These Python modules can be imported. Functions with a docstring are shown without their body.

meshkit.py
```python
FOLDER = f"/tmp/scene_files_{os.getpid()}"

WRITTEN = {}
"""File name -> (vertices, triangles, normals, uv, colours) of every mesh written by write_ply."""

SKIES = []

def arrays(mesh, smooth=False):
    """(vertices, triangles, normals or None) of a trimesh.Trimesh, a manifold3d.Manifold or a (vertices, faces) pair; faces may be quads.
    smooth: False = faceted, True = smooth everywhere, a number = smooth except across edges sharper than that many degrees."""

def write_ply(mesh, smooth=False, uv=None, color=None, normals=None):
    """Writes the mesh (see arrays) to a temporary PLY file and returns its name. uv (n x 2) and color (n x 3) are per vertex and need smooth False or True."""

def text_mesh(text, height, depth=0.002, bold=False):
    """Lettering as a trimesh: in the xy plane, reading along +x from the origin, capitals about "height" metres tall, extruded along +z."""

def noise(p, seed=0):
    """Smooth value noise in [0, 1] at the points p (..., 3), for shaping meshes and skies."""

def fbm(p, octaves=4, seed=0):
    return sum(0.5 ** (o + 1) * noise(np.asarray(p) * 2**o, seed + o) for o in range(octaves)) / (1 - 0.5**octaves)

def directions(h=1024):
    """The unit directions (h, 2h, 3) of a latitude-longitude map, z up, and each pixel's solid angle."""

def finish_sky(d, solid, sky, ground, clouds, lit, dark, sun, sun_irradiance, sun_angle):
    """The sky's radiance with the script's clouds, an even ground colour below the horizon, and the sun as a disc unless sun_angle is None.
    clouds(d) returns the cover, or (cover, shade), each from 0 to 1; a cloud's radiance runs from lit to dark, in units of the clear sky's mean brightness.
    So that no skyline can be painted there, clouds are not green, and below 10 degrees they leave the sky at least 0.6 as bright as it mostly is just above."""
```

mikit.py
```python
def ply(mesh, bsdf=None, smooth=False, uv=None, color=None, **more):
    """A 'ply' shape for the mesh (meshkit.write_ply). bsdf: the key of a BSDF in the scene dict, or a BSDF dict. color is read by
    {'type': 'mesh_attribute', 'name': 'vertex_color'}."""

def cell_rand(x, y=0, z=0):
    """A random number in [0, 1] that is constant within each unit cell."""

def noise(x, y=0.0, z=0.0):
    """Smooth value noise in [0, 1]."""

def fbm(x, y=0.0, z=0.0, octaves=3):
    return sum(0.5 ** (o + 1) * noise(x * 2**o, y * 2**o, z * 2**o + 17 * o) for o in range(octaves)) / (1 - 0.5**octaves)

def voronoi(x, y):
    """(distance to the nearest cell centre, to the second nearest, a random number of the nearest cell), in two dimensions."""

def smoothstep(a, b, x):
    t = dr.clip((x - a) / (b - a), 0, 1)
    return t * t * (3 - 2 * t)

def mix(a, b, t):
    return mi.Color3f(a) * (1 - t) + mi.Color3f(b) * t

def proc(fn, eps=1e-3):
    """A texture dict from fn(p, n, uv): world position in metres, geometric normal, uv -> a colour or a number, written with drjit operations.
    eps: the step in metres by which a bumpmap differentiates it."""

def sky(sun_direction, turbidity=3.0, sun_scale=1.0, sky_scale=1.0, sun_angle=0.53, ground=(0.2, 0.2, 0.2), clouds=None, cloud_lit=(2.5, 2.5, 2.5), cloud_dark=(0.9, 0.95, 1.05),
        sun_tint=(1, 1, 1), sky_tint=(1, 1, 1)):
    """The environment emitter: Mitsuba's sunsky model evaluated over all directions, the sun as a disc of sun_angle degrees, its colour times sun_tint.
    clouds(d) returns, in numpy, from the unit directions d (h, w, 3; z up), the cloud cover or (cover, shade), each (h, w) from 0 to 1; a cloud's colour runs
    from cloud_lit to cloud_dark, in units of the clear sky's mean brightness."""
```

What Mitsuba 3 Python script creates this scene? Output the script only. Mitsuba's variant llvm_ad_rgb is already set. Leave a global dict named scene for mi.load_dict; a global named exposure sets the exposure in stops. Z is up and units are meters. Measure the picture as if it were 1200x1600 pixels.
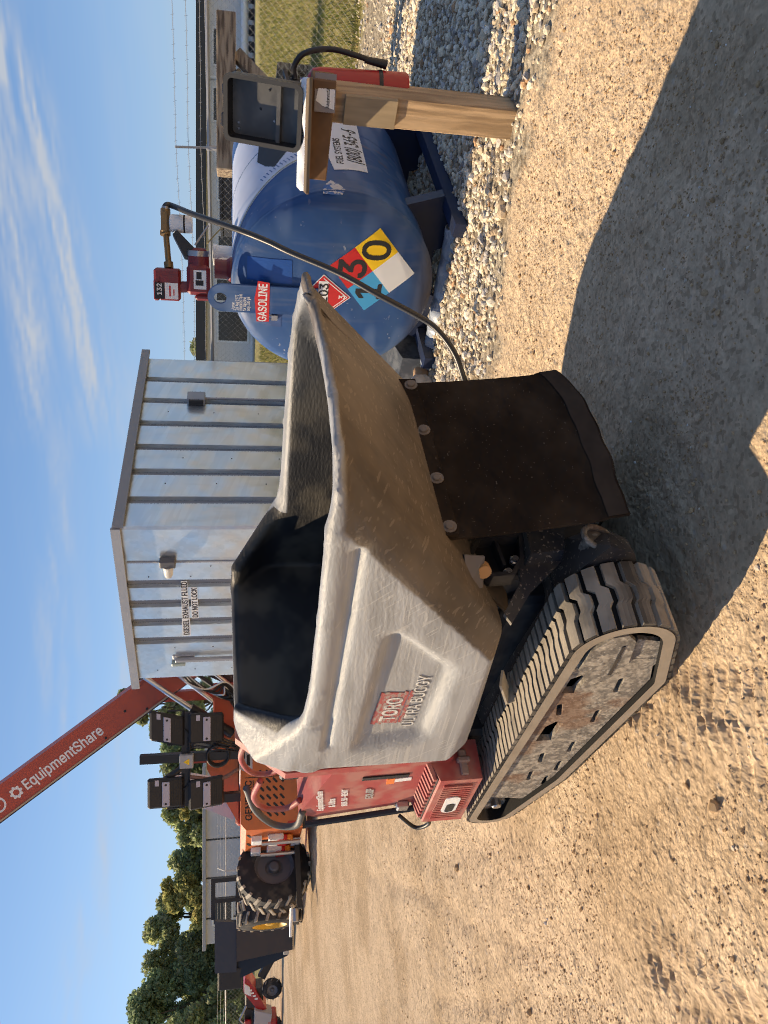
import math, random
import numpy as np, trimesh, manifold3d as m3, mitsuba as mi, drjit as dr
import mikit, meshkit
from mikit import noise, fbm, voronoi, cell_rand, smoothstep, mix
from shapely.geometry import Polygon, Point, LineString, box as sbox
from shapely.ops import unary_union

scene, labels = {}, {}
T = mi.ScalarTransform4f
rng = np.random.default_rng(7)

# ---------------------------------------------------------------- camera, sky, exposure
PITCH = math.atan(235 / 1200.0)
scene['camera'] = {
    'type': 'perspective', 'fov': math.degrees(2 * math.atan(800 / 1200.0)), 'fov_axis': 'y',
    'near_clip': 0.05, 'far_clip': 3000.0,
    # the photograph was taken with the phone on its side: the picture's top is the scene's right
    'to_world': T().look_at(origin=[0, 0, 1.28], target=[0, math.cos(PITCH), 1.28 - math.sin(PITCH)], up=[1, 0, 0])}
exposure = 2.25
SUN_EL, SUN_AZ = math.radians(41.5), math.radians(151.5)
SUN = np.array([math.cos(SUN_EL) * math.cos(SUN_AZ), math.cos(SUN_EL) * math.sin(SUN_AZ), math.sin(SUN_EL)])


def clouds(d):
    """thin drawn-out cirrus: streaks lying along slowly sinking bands, a pale veil low down, and unseen cover added overhead"""
    az = np.degrees(np.arctan2(d[..., 0], d[..., 1]))
    el = np.degrees(np.arcsin(np.clip(d[..., 2], -1, 1)))
    flow = np.stack([az * 0.055, el * 0.16, 0 * az], -1)
    warp = meshkit.fbm(flow, 4, 5) - 0.5
    streak = meshkit.fbm(np.stack([az * 0.085 + 3 * warp, (el - 0.10 * az) * 1.5 + 4 * warp, 0 * az + 1.7], -1), 5, 21)
    fine = meshkit.fbm(np.stack([az * 0.42, (el - 0.10 * az) * 4.6 + 7 * warp, 0 * az + 4.1], -1), 4, 31)
    c = 0
    for k, (base, slope, width, amp, a0, a1) in enumerate(((8.0, 0.20, 1.2, 1.0, 4, 75), (12.9, 0.10, 1.1, 0.75, 4, 40), (11.5, 0.02, 0.8, 0.45, -20, 8), (7.2, -0.03, 0.8, 0.5, -34, 6), (10.5, 0.03, 0.7, 0.4, -60, -24), (20.0, 0.05, 2.2, 0.5, -70, 80), (31.0, -0.1, 4.0, 0.5, -170, 170))):
        e = el - base - slope * az - 5.0 * warp
        c = c + amp * np.exp(-(e / width) ** 2) * np.clip((az - a0) / 6, 0, 1) * np.clip((a1 - az) / 6, 0, 1) * np.clip((streak - 0.33) / 0.28, 0, 1) * (0.35 + 1.1 * np.clip((fine - 0.3) / 0.45, 0, 1))
    veil = 0.40 * np.exp(-np.maximum(el, 0) / 5.5) + 0.10 * np.clip((streak - 0.45) / 0.3, 0, 1) * np.exp(-np.maximum(el, 0) / 25)
    high = np.clip((el - 19) / 16, 0, 1) * (0.06 + 0.30 * np.clip((meshkit.fbm(np.stack([d[..., 0] * 3, d[..., 1] * 9 + 2 * warp, d[..., 2] * 2], -1), 5, 41) - 0.4) / 0.3, 0, 1))  # unseen high cover, added to whiten the fill light in the shade
    return np.clip(0.80 * c + veil + high, 0, 0.85)


scene['sky'] = mikit.sky(SUN.tolist(), turbidity=2.4, sky_scale=0.69, sun_angle=0.53, clouds=clouds, cloud_lit=(1.9, 2.0, 2.15),
                         cloud_dark=(1.2, 1.3, 1.4), ground=(0.3, 0.24, 0.17), sun_tint=(1.0, 0.965, 0.90), sky_tint=(0.86, 1.0, 1.19))
labels['sky'] = {'label': 'blue midday sky with thin streaks of high cloud', 'category': 'sky', 'kind': 'structure'}


# ---------------------------------------------------------------- helpers
def V(*a):
    return np.array(a, float)


def unit(v):
    v = np.asarray(v, float)
    return v / np.linalg.norm(v)


class Frame:
    """a place with its own axes; z defaults to up"""
    def __init__(self, o, x, y=None, z=(0, 0, 1)):
        self.o, self.x = V(*o), unit(x)
        self.z = unit(z)
        self.y = unit(np.cross(self.z, self.x)) if y is None else unit(y)
        self.M = np.eye(4)
        self.M[:3, 0], self.M[:3, 1], self.M[:3, 2], self.M[:3, 3] = self.x, self.y, self.z, self.o

    def __call__(self, m):
        if isinstance(m, trimesh.Trimesh):
            m = m.copy()
            m.apply_transform(self.M)
            return m
        p = np.asarray(m, float)
        return p @ self.M[:3, :3].T + self.o


WORLD = Frame((0, 0, 0), (1, 0, 0))


def key_for(name, parent=None):
    base = f'{parent}__{name}' if parent else name
    if base not in used:
        used.add(base)
        return base
    i = 1
    while f'{base}_{i:03d}' in used:
        i += 1
    used.add(f'{base}_{i:03d}')
    return f'{base}_{i:03d}'


used = set(scene)


def thing(name, label, category, group=None, kind=None):
    k = key_for(name)
    labels[k] = {'label': label, 'category': category}
    if group:
        labels[k]['group'] = group
    if kind:
        labels[k]['kind'] = kind
    return k


def part(parent, name, mesh, bsdf, smooth=False, label=None, stuff=False, **kw):
    k = key_for(name, parent)
    if isinstance(mesh, (list, tuple)) and len(mesh) and isinstance(mesh[0], trimesh.Trimesh):
        mesh = trimesh.util.concatenate(mesh)
    scene[k] = mikit.ply(mesh, bsdf, smooth=smooth, **kw)
    if label:
        labels[k] = {'label': label}
    if stuff:
        labels.setdefault(k, {})['kind'] = 'stuff'
    return k


def single(name, mesh, bsdf, label, category, smooth=False, group=None, kind=None, **kw):
    k = thing(name, label, category, group, kind)
    if isinstance(mesh, (list, tuple)) and isinstance(mesh[0], trimesh.Trimesh):
        mesh = trimesh.util.concatenate(mesh)
    scene[k] = mikit.ply(mesh, bsdf, smooth=smooth, **kw)
    return k


def hull(pts):
    return trimesh.convex.convex_hull(np.asarray(pts, float))


def cbox(lo, hi, c=0.0):
    """box from corner to corner with chamfered edges"""
    lo, hi = np.minimum(lo, hi).astype(float), np.maximum(lo, hi).astype(float)
    if c <= 0:
        b = trimesh.creation.box(extents=hi - lo)
        b.apply_translation((lo + hi) / 2)
        return b
    c = min(c, (hi - lo).min() * 0.45)
    pts = []
    for ix in (0, 1):
        for iy in (0, 1):
            for iz in (0, 1):
                p = np.array([(lo, hi)[ix][0], (lo, hi)[iy][1], (lo, hi)[iz][2]])
                s = np.array([1 - 2 * ix, 1 - 2 * iy, 1 - 2 * iz]) * c
                for k in range(3):
                    q = p + s
                    q[k] = p[k]
                    pts.append(q)
    return hull(pts)


def beam(p0, p1, w, h, up=(0, 0, 1), c=0.0):
    """bar of section w (sideways) x h (along up) from p0 to p1"""
    p0, p1 = V(*p0), V(*p1)
    L = np.linalg.norm(p1 - p0)
    x = (p1 - p0) / L
    side = np.cross(np.asarray(up, float), x)
    if np.linalg.norm(side) < 1e-6:
        side = np.cross((1, 0, 0), x)
    side = unit(side)
    f = Frame(p0, x, side, np.cross(x, side))
    return f(cbox((0, -w / 2, -h / 2), (L, w / 2, h / 2), c))


def rod(p0, p1, r, n=12, r1=None):
    p0, p1 = V(*p0), V(*p1)
    r1 = r if r1 is None else r1
    x = unit(p1 - p0)
    a = unit(np.cross(x, (0, 0, 1) if abs(x[2]) < 0.9 else (1, 0, 0)))
    b = np.cross(x, a)
    t = np.arange(n) * 2 * np.pi / n
    ring = np.cos(t)[:, None] * a + np.sin(t)[:, None] * b
    return hull(np.vstack([p0 + ring * r, p1 + ring * r1]))


def tube(path, r, n=10, closed=False):
    """swept round tube with flat ends; r a number or one per point"""
    p = np.asarray(path, float)
    r = np.broadcast_to(r, (len(p),))
    t = np.gradient(p, axis=0)
    if closed:
        t = np.roll(p, -1, 0) - np.roll(p, 1, 0)
    t /= np.linalg.norm(t, axis=1, keepdims=True) + 1e-12
    a = np.cross(t[0], (0, 0, 1) if abs(t[0][2]) < 0.9 else (1, 0, 0))
    A = []
    for i in range(len(p)):
        a = a - t[i] * (a @ t[i])
        a = a / np.linalg.norm(a)
        A.append(a)
    A = np.array(A)
    B = np.cross(t, A)
    ang = np.arange(n) * 2 * np.pi / n
    v = p[:, None] + r[:, None, None] * (np.cos(ang)[None, :, None] * A[:, None] + np.sin(ang)[None, :, None] * B[:, None])
    f = []
    m = len(p)
    for i in range(m if closed else m - 1):
        for j in range(n):
            a0, a1 = i * n + j, i * n + (j + 1) % n
            b0, b1 = ((i + 1) % m) * n + j, ((i + 1) % m) * n + (j + 1) % n
            f += [[a0, a1, b1], [a0, b1, b0]]
    v = v.reshape(-1, 3)
    if not closed:
        c0, c1 = len(v), len(v) + 1
        v = np.vstack([v, p[0], p[-1]])
        for j in range(n):
            f += [[c0, (j + 1) % n, j], [c1, (m - 1) * n + j, (m - 1) * n + (j + 1) % n]]
    return trimesh.Trimesh(v, np.array(f), process=False)


def spline(pts, n=8):
    """smooth curve through the points (Catmull-Rom)"""
    p = np.asarray(pts, float)
    q = np.vstack([2 * p[0] - p[1], p, 2 * p[-1] - p[-2]])
    out = []
    for i in range(1, len(q) - 2):
        for t in np.linspace(0, 1, n, endpoint=False):
            a, b, c, d = q[i - 1], q[i], q[i + 1], q[i + 2]
            out.append(0.5 * (2 * b + (c - a) * t + (2 * a - 5 * b + 4 * c - d) * t * t + (3 * b - a - 3 * c + d) * t ** 3))
    out.append(p[-1])
    return np.array(out)


def lathe(profile, o, axis, n=32):
    """profile of (radius, along) turned about the axis at o"""
    pr = np.asarray(profile, float)
    x = unit(axis)
    a = unit(np.cross(x, (0, 0, 1) if abs(x[2]) < 0.9 else (1, 0, 0)))
    b = np.cross(x, a)
    t = np.arange(n) * 2 * np.pi / n
    ring = np.cos(t)[:, None] * a + np.sin(t)[:, None] * b
    v = V(*o) + pr[:, None, 1:2] * x + pr[:, None, 0:1] * ring[None]
    m = len(pr)
    i, j = np.meshgrid(np.arange(m - 1), np.arange(n), indexing='ij')
    q = np.stack([i * n + j, i * n + (j + 1) % n, (i + 1) * n + (j + 1) % n, (i + 1) * n + j], -1).reshape(-1, 4)
    f = np.vstack([q[:, [0, 2, 1]], q[:, [0, 3, 2]]])
    msh = trimesh.Trimesh(v.reshape(-1, 3), f, process=True)
    msh.update_faces(msh.nondegenerate_faces())
    if msh.volume < 0:
        msh.invert()
    return msh


def slab(poly, fr, z0, z1):
    """polygon in the frame's xy plane, thick from z0 to z1 along the frame's z"""
    if not isinstance(poly, Polygon) and not hasattr(poly, 'geoms'):
        poly = Polygon(poly)
    out = []
    for g in getattr(poly, 'geoms', [poly]):
        m = trimesh.creation.extrude_polygon(g.buffer(0), z1 - z0, engine='earcut')
        m.apply_translation((0, 0, z0))
        out.append(m)
    m = trimesh.util.concatenate(out)
    M = fr.M.copy()
    m = m.copy()
    flip = np.linalg.det(M[:3, :3]) < 0
    m.apply_transform(M)
    if flip:
        m.invert()
    return m


def text(parent, words, height, o, x, up, bsdf, bold=True, depth=0.002, squeeze=1.0, name='lettering', label=None, center=False):
    """lettering lying on a face: x its reading direction, up its upward direction"""
    m = meshkit.text_mesh(words, height, depth, bold)
    m.apply_scale((squeeze, 1, 1))
    if center:
        m.apply_translation((-(m.bounds[0][0] + m.bounds[1][0]) / 2, 0, 0))
    x, up = unit(x), unit(up)
    return part(parent, name, Frame(o, x, up, np.cross(x, up))(m), bsdf, label=label)


def man(m):
    """trimesh -> manifold"""
    m = m.copy()
    m.merge_vertices()
    return m3.Manifold(m3.Mesh(np.asarray(m.vertices, np.float32), np.asarray(m.faces, np.uint32)))


def unman(q):
    k = q.to_mesh()
    return trimesh.Trimesh(k.vert_properties[:, :3], k.tri_verts, process=True)


def rounded(q, edge, it=10):
    """manifold -> trimesh with evenly split, softened surface"""
    m = unman(q.refine_to_length(edge))
    m.merge_vertices(digits_vertex=4)
    m.update_faces(m.nondegenerate_faces(height=1e-5))
    m.update_faces(m.unique_faces())
    m.remove_unreferenced_vertices()
    cc = trimesh.graph.connected_components(m.face_adjacency, nodes=np.arange(len(m.faces)))
    m = m.submesh([max(cc, key=len)], append=True)
    v0 = m.vertices.copy()
    trimesh.smoothing.filter_taubin(m, lamb=0.5, nu=0.52, iterations=it)
    d = m.vertices - v0
    m.vertices = v0 + d * np.minimum(1, 0.9 * edge / np.maximum(np.linalg.norm(d, axis=1, keepdims=True), 1e-9))
    return m


# ---------------------------------------------------------------- materials
def mat(name, color, rough=0.6, metallic=0.0, spec=0.5, bump=None, bump_scale=1.0, eps=1e-3, coat=0.0, **kw):
    col = mikit.proc(color) if callable(color) else {'type': 'rgb', 'value': list(color)}
    r = mikit.proc(rough) if callable(rough) else rough
    b = {'type': 'principled', 'base_color': col, 'roughness': r, 'metallic': metallic, 'specular': spec, **kw}
    if coat:
        b['clearcoat'] = coat
        b['clearcoat_gloss'] = 0.85
    if bump:
        b = {'type': 'bumpmap', 'height': mikit.proc(bump, eps), 'scale': bump_scale, 'inner': b}
    scene[name] = {'type': 'twosided', 'front': b}
    used.add(name)
    return name


def vmat(name, rough=0.8, spec=0.3):
    scene[name] = {'type': 'twosided', 'front': {'type': 'principled', 'base_color': {'type': 'mesh_attribute', 'name': 'vertex_color'},
                                                 'roughness': rough, 'specular': spec}}
    used.add(name)
    return name


BLACK = mat('black_plastic', (0.012, 0.012, 0.014), 0.45)
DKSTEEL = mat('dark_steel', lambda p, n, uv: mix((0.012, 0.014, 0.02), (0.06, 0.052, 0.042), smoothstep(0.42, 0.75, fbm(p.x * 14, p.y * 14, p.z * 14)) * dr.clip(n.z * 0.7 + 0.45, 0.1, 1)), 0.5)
STEEL = mat('bare_steel', (0.42, 0.42, 0.43), 0.35, 0.9)
WHITE = mat('white_paint', (0.72, 0.73, 0.72), 0.5)
INK = mat('black_ink', (0.015, 0.015, 0.017), 0.6)
WHITEINK = mat('white_ink', (0.75, 0.74, 0.72), 0.6)
GREYINK = mat('grey_ink', (0.42, 0.42, 0.4), 0.6)
REDINK = mat('red_ink', (0.55, 0.02, 0.02), 0.45)
YELLOWINK = mat('yellow_ink', (0.85, 0.55, 0.01), 0.5)
BLUEINK = mat('sky_blue_ink', (0.05, 0.33, 0.62), 0.5)
ORANGE = mat('orange_paint', lambda p, n, uv: mix((0.62, 0.15, 0.03), (0.45, 0.13, 0.05), fbm(p.x * 5, p.y * 5, p.z * 5)), 0.42)
BOOMRED = mat('boom_red_paint', lambda p, n, uv: mix((0.48, 0.075, 0.03), (0.36, 0.07, 0.035), fbm(p.x * 3, p.y * 3, p.z * 3)), 0.45)
RED = mat('clean_red_paint', (0.33, 0.008, 0.012), 0.35, coat=0.3)
GLASS = mat('dark_glass', (0.02, 0.024, 0.03), 0.08, spec=0.6)
BRASS = mat('aged_bronze', (0.2, 0.13, 0.06), 0.45, 0.6)
RUBBER = mat('tyre_rubber', lambda p, n, uv: mix((0.018, 0.018, 0.019), (0.1, 0.085, 0.065), smoothstep(0.45, 0.8, fbm(p.x * 9, p.y * 9, p.z * 9)) * 0.6), 0.8)


def wood_fn(p, n, uv):
    g = fbm(p.x * 60 + fbm(p.z * 3) * 4, p.y * 60, p.z * 2.2, 3)
    k = noise(p.x * 9, p.y * 9, p.z * 1.3)
    return mix((0.43, 0.30, 0.175), (0.25, 0.165, 0.09), smoothstep(0.3, 0.75, g)) * (0.8 + 0.4 * k)


WOOD = mat('post_wood', wood_fn, 0.8, bump=lambda p, n, uv: fbm(p.x * 90, p.y * 90, p.z * 3), bump_scale=0.003)


def greywood_fn(p, n, uv):
    g = fbm(p.z * 60 + fbm(p.x * 3) * 3, p.x * 2.5, p.y * 60, 3)
    return mix((0.34, 0.27, 0.19), (0.1, 0.072, 0.05), smoothstep(0.32, 0.72, g))


GREYWOOD = mat('weathered_wood', greywood_fn, 0.9, bump=lambda p, n, uv: fbm(p.z * 80, p.x * 4, p.y * 80), bump_scale=0.004)

# ---------------------------------------------------------------- ground
GRAVEL = Polygon([(0.2, 5.3), (0.42, 3.95), (0.65, 3.70), (1.08, 3.50), (1.41, 3.40), (1.73, 3.20), (1.90, 3.02), (2.05, 2.82), (2.5, 2.4), (6.5, 2.2), (7.5, 7.6),
                  (3.2, 9.0), (0.6, 8.3)])
GRASS = Polygon([(1.2, 9.9), (5.9, 7.25), (14, 7.0), (40, 40), (40, 49), (9, 49), (2.5, 22)])


def poly_mask(poly, x, y, soft):
    """drjit: 1 inside a convex-ish polygon, falling off over soft metres (even-odd distance to its edges)"""
    c = [(float(a), float(b)) for a, b in poly.exterior.coords]
    d2, inside = mi.Float(1e9), mi.Float(1)
    for (ax, ay), (bx, by) in zip(c[:-1], c[1:]):
        ex, ey = bx - ax, by - ay
        t = dr.clip(((x - ax) * ex + (y - ay) * ey) / (ex * ex + ey * ey), 0, 1)
        d2 = dr.minimum(d2, dr.square(x - ax - t * ex) + dr.square(y - ay - t * ey))
        crosses = ((ay <= y) & (by > y)) | ((by <= y) & (ay > y))
        xi = ax + (y - ay) * (ex / ey if abs(ey) > 1e-9 else 0.0)
        inside = dr.select(crosses & (x < xi), -inside, inside)
    sd = dr.sqrt(d2) * dr.select(inside < 0, 1.0, -1.0)
    return smoothstep(-soft, soft, sd)


def ground_h(x, y):
    """height of the yard's surface (numpy)"""
    p = np.stack([x, y, 0 * x], -1)
    r = np.hypot(x, y)
    h = 0.030 * (meshkit.fbm(p * 0.7, 3, 1) - 0.5)
    near = np.clip(1.6 - r / 14, 0, 1)
    h += near * 0.020 * (meshkit.fbm(p * 5.0, 4, 2) - 0.5)
    # soil crumbs: sharp little pits and lumps
    n = meshkit.noise(p * 34.0, 3)
    n2 = meshkit.noise(p * 17.0 + 5.5, 4)
    h += near * (0.0050 * np.clip((n - 0.62) / 0.38, 0, 1) - 0.0075 * np.clip((n2 - 0.72) / 0.3, 0, 1))
    # furrows left by wheels, running away to the left
    for (ox, oy, ang, wd, dp, sd) in ((-0.55, 1.6, 118, 0.10, 0.012, 11), (-1.35, 1.9, 112, 0.06, 0.014, 12), (-0.95, 1.2, 121, 0.05, 0.012, 13), (-2.6, 2.5, 128, 0.14, 0.012, 14), (-1.9, 1.5, 124, 0.05, 0.010, 15)):
        a = math.radians(ang)
        s = (x - ox) * math.cos(a) + (y - oy) * math.sin(a)
        t = -(x - ox) * math.sin(a) + (y - oy) * math.cos(a)
        t = t + 0.10 * (meshkit.noise(np.stack([s * 1.3, 0 * s, 0 * s], -1), sd) - 0.5)
        k = meshkit.noise(np.stack([s * 2.5, t * 3, 0 * s], -1), sd + 50)
        h -= dp * np.exp(-(t / wd) ** 2) * np.clip(k * 2 - 0.5, 0, 1) * near
        h += 0.5 * dp * np.exp(-((np.abs(t) - 2 * wd) / wd) ** 2) * np.clip(k * 2 - 0.5, 0, 1) * near
    # cleat prints of the machine's own track beside and ahead of it
    f, w = V(.12, -.993), V(.993, .12)
    for (ox, oy, L, W) in ((-0.57, 1.90, 0.95, 0.34), (-1.35, 1.75, 1.6, 0.3)):
        s = (x - ox) * f[0] + (y - oy) * f[1]
        t = (x - ox) * w[0] + (y - oy) * w[1]
        m = np.clip((W / 2 - np.abs(t)) / 0.03, 0, 1) * np.clip((s + 0.55) / 0.1, 0, 1) * np.clip((0.30 - s) / 0.12, 0, 1)
        kk = np.clip(meshkit.fbm(np.stack([s * 5, t * 7, 0 * s], -1), 3, 91) * 2.6 - .55, 0, 1)
        h += m * kk * (0.011 * np.sin(s * 2 * np.pi / 0.052 + 1.2 * np.sign(t) + 4 * meshkit.noise(np.stack([s * 9, t * 9, 0 * s], -1), 92)) - 0.005)
    return h


def graded(lo, hi, fine_lo, fine_hi, step, grow):
    a = list(np.arange(fine_lo, fine_hi + step, step))
    s, x = step, a[-1]
    while x < hi:
        s *= grow
        x += s
        a.append(x)
    s, x = step, a[0]
    while x > lo:
        s *= grow
        x -= s
        a.insert(0, x)
    return np.array(a)


gx = graded(-900, 900, -2.6, 2.6, 0.0135, 1.035)
gy = graded(-60, 1500, 1.2, 5.0, 0.0135, 1.03)
X, Y = np.meshgrid(gx, gy, indexing='ij')
Z = ground_h(X, Y)
gi, gj = np.meshgrid(np.arange(len(gx) - 1), np.arange(len(gy) - 1), indexing='ij')
ny_ = len(gy)
quad = np.stack([gi * ny_ + gj, (gi + 1) * ny_ + gj, (gi + 1) * ny_ + gj + 1, gi * ny_ + gj + 1], -1).reshape(-1, 4)


def ground_color(p, n, uv):
    x, y = p.x, p.y
    b = fbm(x * 1.7, y * 1.7, 0.0, 4)
    c = mix((0.53, 0.405, 0.27), (0.41, 0.302, 0.19), smoothstep(0.3, 0.72, b))
    f = fbm(x * 26, y * 26, 2.0, 3)
    c = c * (0.78 + 0.44 * f)
    d, _, rnd = voronoi(x * 21, y * 21)
    fine = noise(x * 95, y * 95) * 0.6 + noise(x * 210, y * 210) * 0.4
    c = c * (0.80 + 0.40 * fine)
    c = mix(c, (0.21, 0.145, 0.085), smoothstep(0.70, 0.82, noise(x * 75 + 3, y * 75)) * 0.45)
    grit = smoothstep(0.22, 0.10, d) * smoothstep(0.72, 0.78, rnd)
    c = mix(c, mix((0.16, 0.11, 0.07), (0.5, 0.45, 0.38), smoothstep(0.86, 0.9, rnd)), grit * 0.35)
    gr = poly_mask(GRAVEL, x + 0.25 * (noise(x * 5, y * 5) - 0.5), y + 0.25 * (noise(x * 5, y * 5, 9) - 0.5), 0.10)
    c = mix(c, mix((0.13, 0.105, 0.075), (0.42, 0.37, 0.28), noise(x * 45, y * 45)), gr)
    gs = poly_mask(GRASS, x + 0.5 * (noise(x * 2, y * 2) - 0.5), y, 0.25)
    c = mix(c, mix((0.17, 0.165, 0.05), (0.25, 0.21, 0.09), fbm(x * 0.8, y * 0.8, 1.0)), gs)
    # beyond the yard: dry field
    far = smoothstep(30, 40, y)
    return mix(c, mix((0.2, 0.19, 0.075), (0.26, 0.22, 0.12), fbm(x * 0.12, y * 0.12)), far)


GROUND = mat('ground_soil', ground_color, 0.95, spec=0.15,
             bump=lambda p, n, uv: fbm(p.x * 85, p.y * 85, 0.0, 3) + 0.8 * noise(p.x * 31, p.y * 31), bump_scale=0.009, eps=1.5e-3)
k = thing('ground', 'bare sandy brown soil of the yard with crumbs and wheel furrows', 'ground', kind='structure')
scene[k] = mikit.ply((np.stack([X, Y, Z], -1).reshape(-1, 3), quad), GROUND, smooth=True)


def stones(xy, size, colors, flat=0.65, sink=0.25, seed=3):
    """one mesh of many irregular stones lying on the ground, a colour each"""
    r = np.random.default_rng(seed)
    ico = trimesh.creation.icosphere(subdivisions=0)
    n = len(xy)
    v = np.repeat(ico.vertices[None], n, 0) * (0.72 + 0.5 * r.random((n, 12, 1)))
    v *= (0.75 + 0.5 * r.random((n, 1, 3)))
    v[..., 2] *= flat
    a = r.random(n) * 2 * np.pi
    ca, sa = np.cos(a)[:, None], np.sin(a)[:, None]
    tilt = r.normal(0, 0.35, (n, 1))
    v = np.stack([v[..., 0], v[..., 1] * np.cos(tilt) - v[..., 2] * np.sin(tilt), v[..., 1] * np.sin(tilt) + v[..., 2] * np.cos(tilt)], -1)
    v = np.stack([v[..., 0] * ca - v[..., 1] * sa, v[..., 0] * sa + v[..., 1] * ca, v[..., 2]], -1) * size[:, None, None] / 2
    z = ground_h(xy[:, 0], xy[:, 1]) + size * flat * (0.5 - sink)
    v += np.concatenate([xy, z[:, None]], 1)[:, None]
    f = (ico.faces[None] + 12 * np.arange(n)[:, None, None]).reshape(-1, 3)
    return (v.reshape(-1, 3), f), np.repeat(colors, 12, 0)


def in_poly(poly, n, r, bounds=None):
    import shapely
    x0, y0, x1, y1 = bounds or poly.bounds
    out = np.zeros((0, 2))
    while len(out) < n:
        q = r.random((n * 2, 2)) * (x1 - x0, y1 - y0) + (x0, y0)
        out = np.vstack([out, q[shapely.contains_xy(poly, q[:, 0], q[:, 1])]])
    return out[:n]


STONE = vmat('stone', 0.85, 0.25)
r_ = np.random.default_rng(11)
near_g = GRAVEL.intersection(sbox(0.3, 2.0, 4.6, 6.6))
xy = in_poly(near_g, 21000, r_)
edge = np.array([near_g.exterior.distance(Point(*q)) for q in xy])
keep = r_.random(len(xy)) < np.clip(edge / 0.30, 0.06, 1)
xy2 = in_poly(GRAVEL.difference(near_g.buffer(-0.05)), 3500, r_)
xy = np.vstack([xy[keep], xy2])
pal = np.array([(0.70, 0.62, 0.47), (0.58, 0.48, 0.34), (0.72, 0.66, 0.54), (0.40, 0.31, 0.21), (0.33, 0.31, 0.29), (0.68, 0.58, 0.42), (0.48, 0.30, 0.17), (0.56, 0.52, 0.47)])
col = pal[r_.choice(len(pal), len(xy), p=[.22, .18, .16, .09, .08, .16, .03, .08])] * (0.8 + 0.4 * r_.random((len(xy), 1)))
sz = np.clip(r_.lognormal(math.log(0.027), 0.34, len(xy)), 0.012, 0.065)
m, c = stones(xy, sz, col)
single('gravel', m, STONE, 'pale crushed stone gravel spread in front of and around the blue tank', 'gravel', kind='stuff', color=c)

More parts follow.
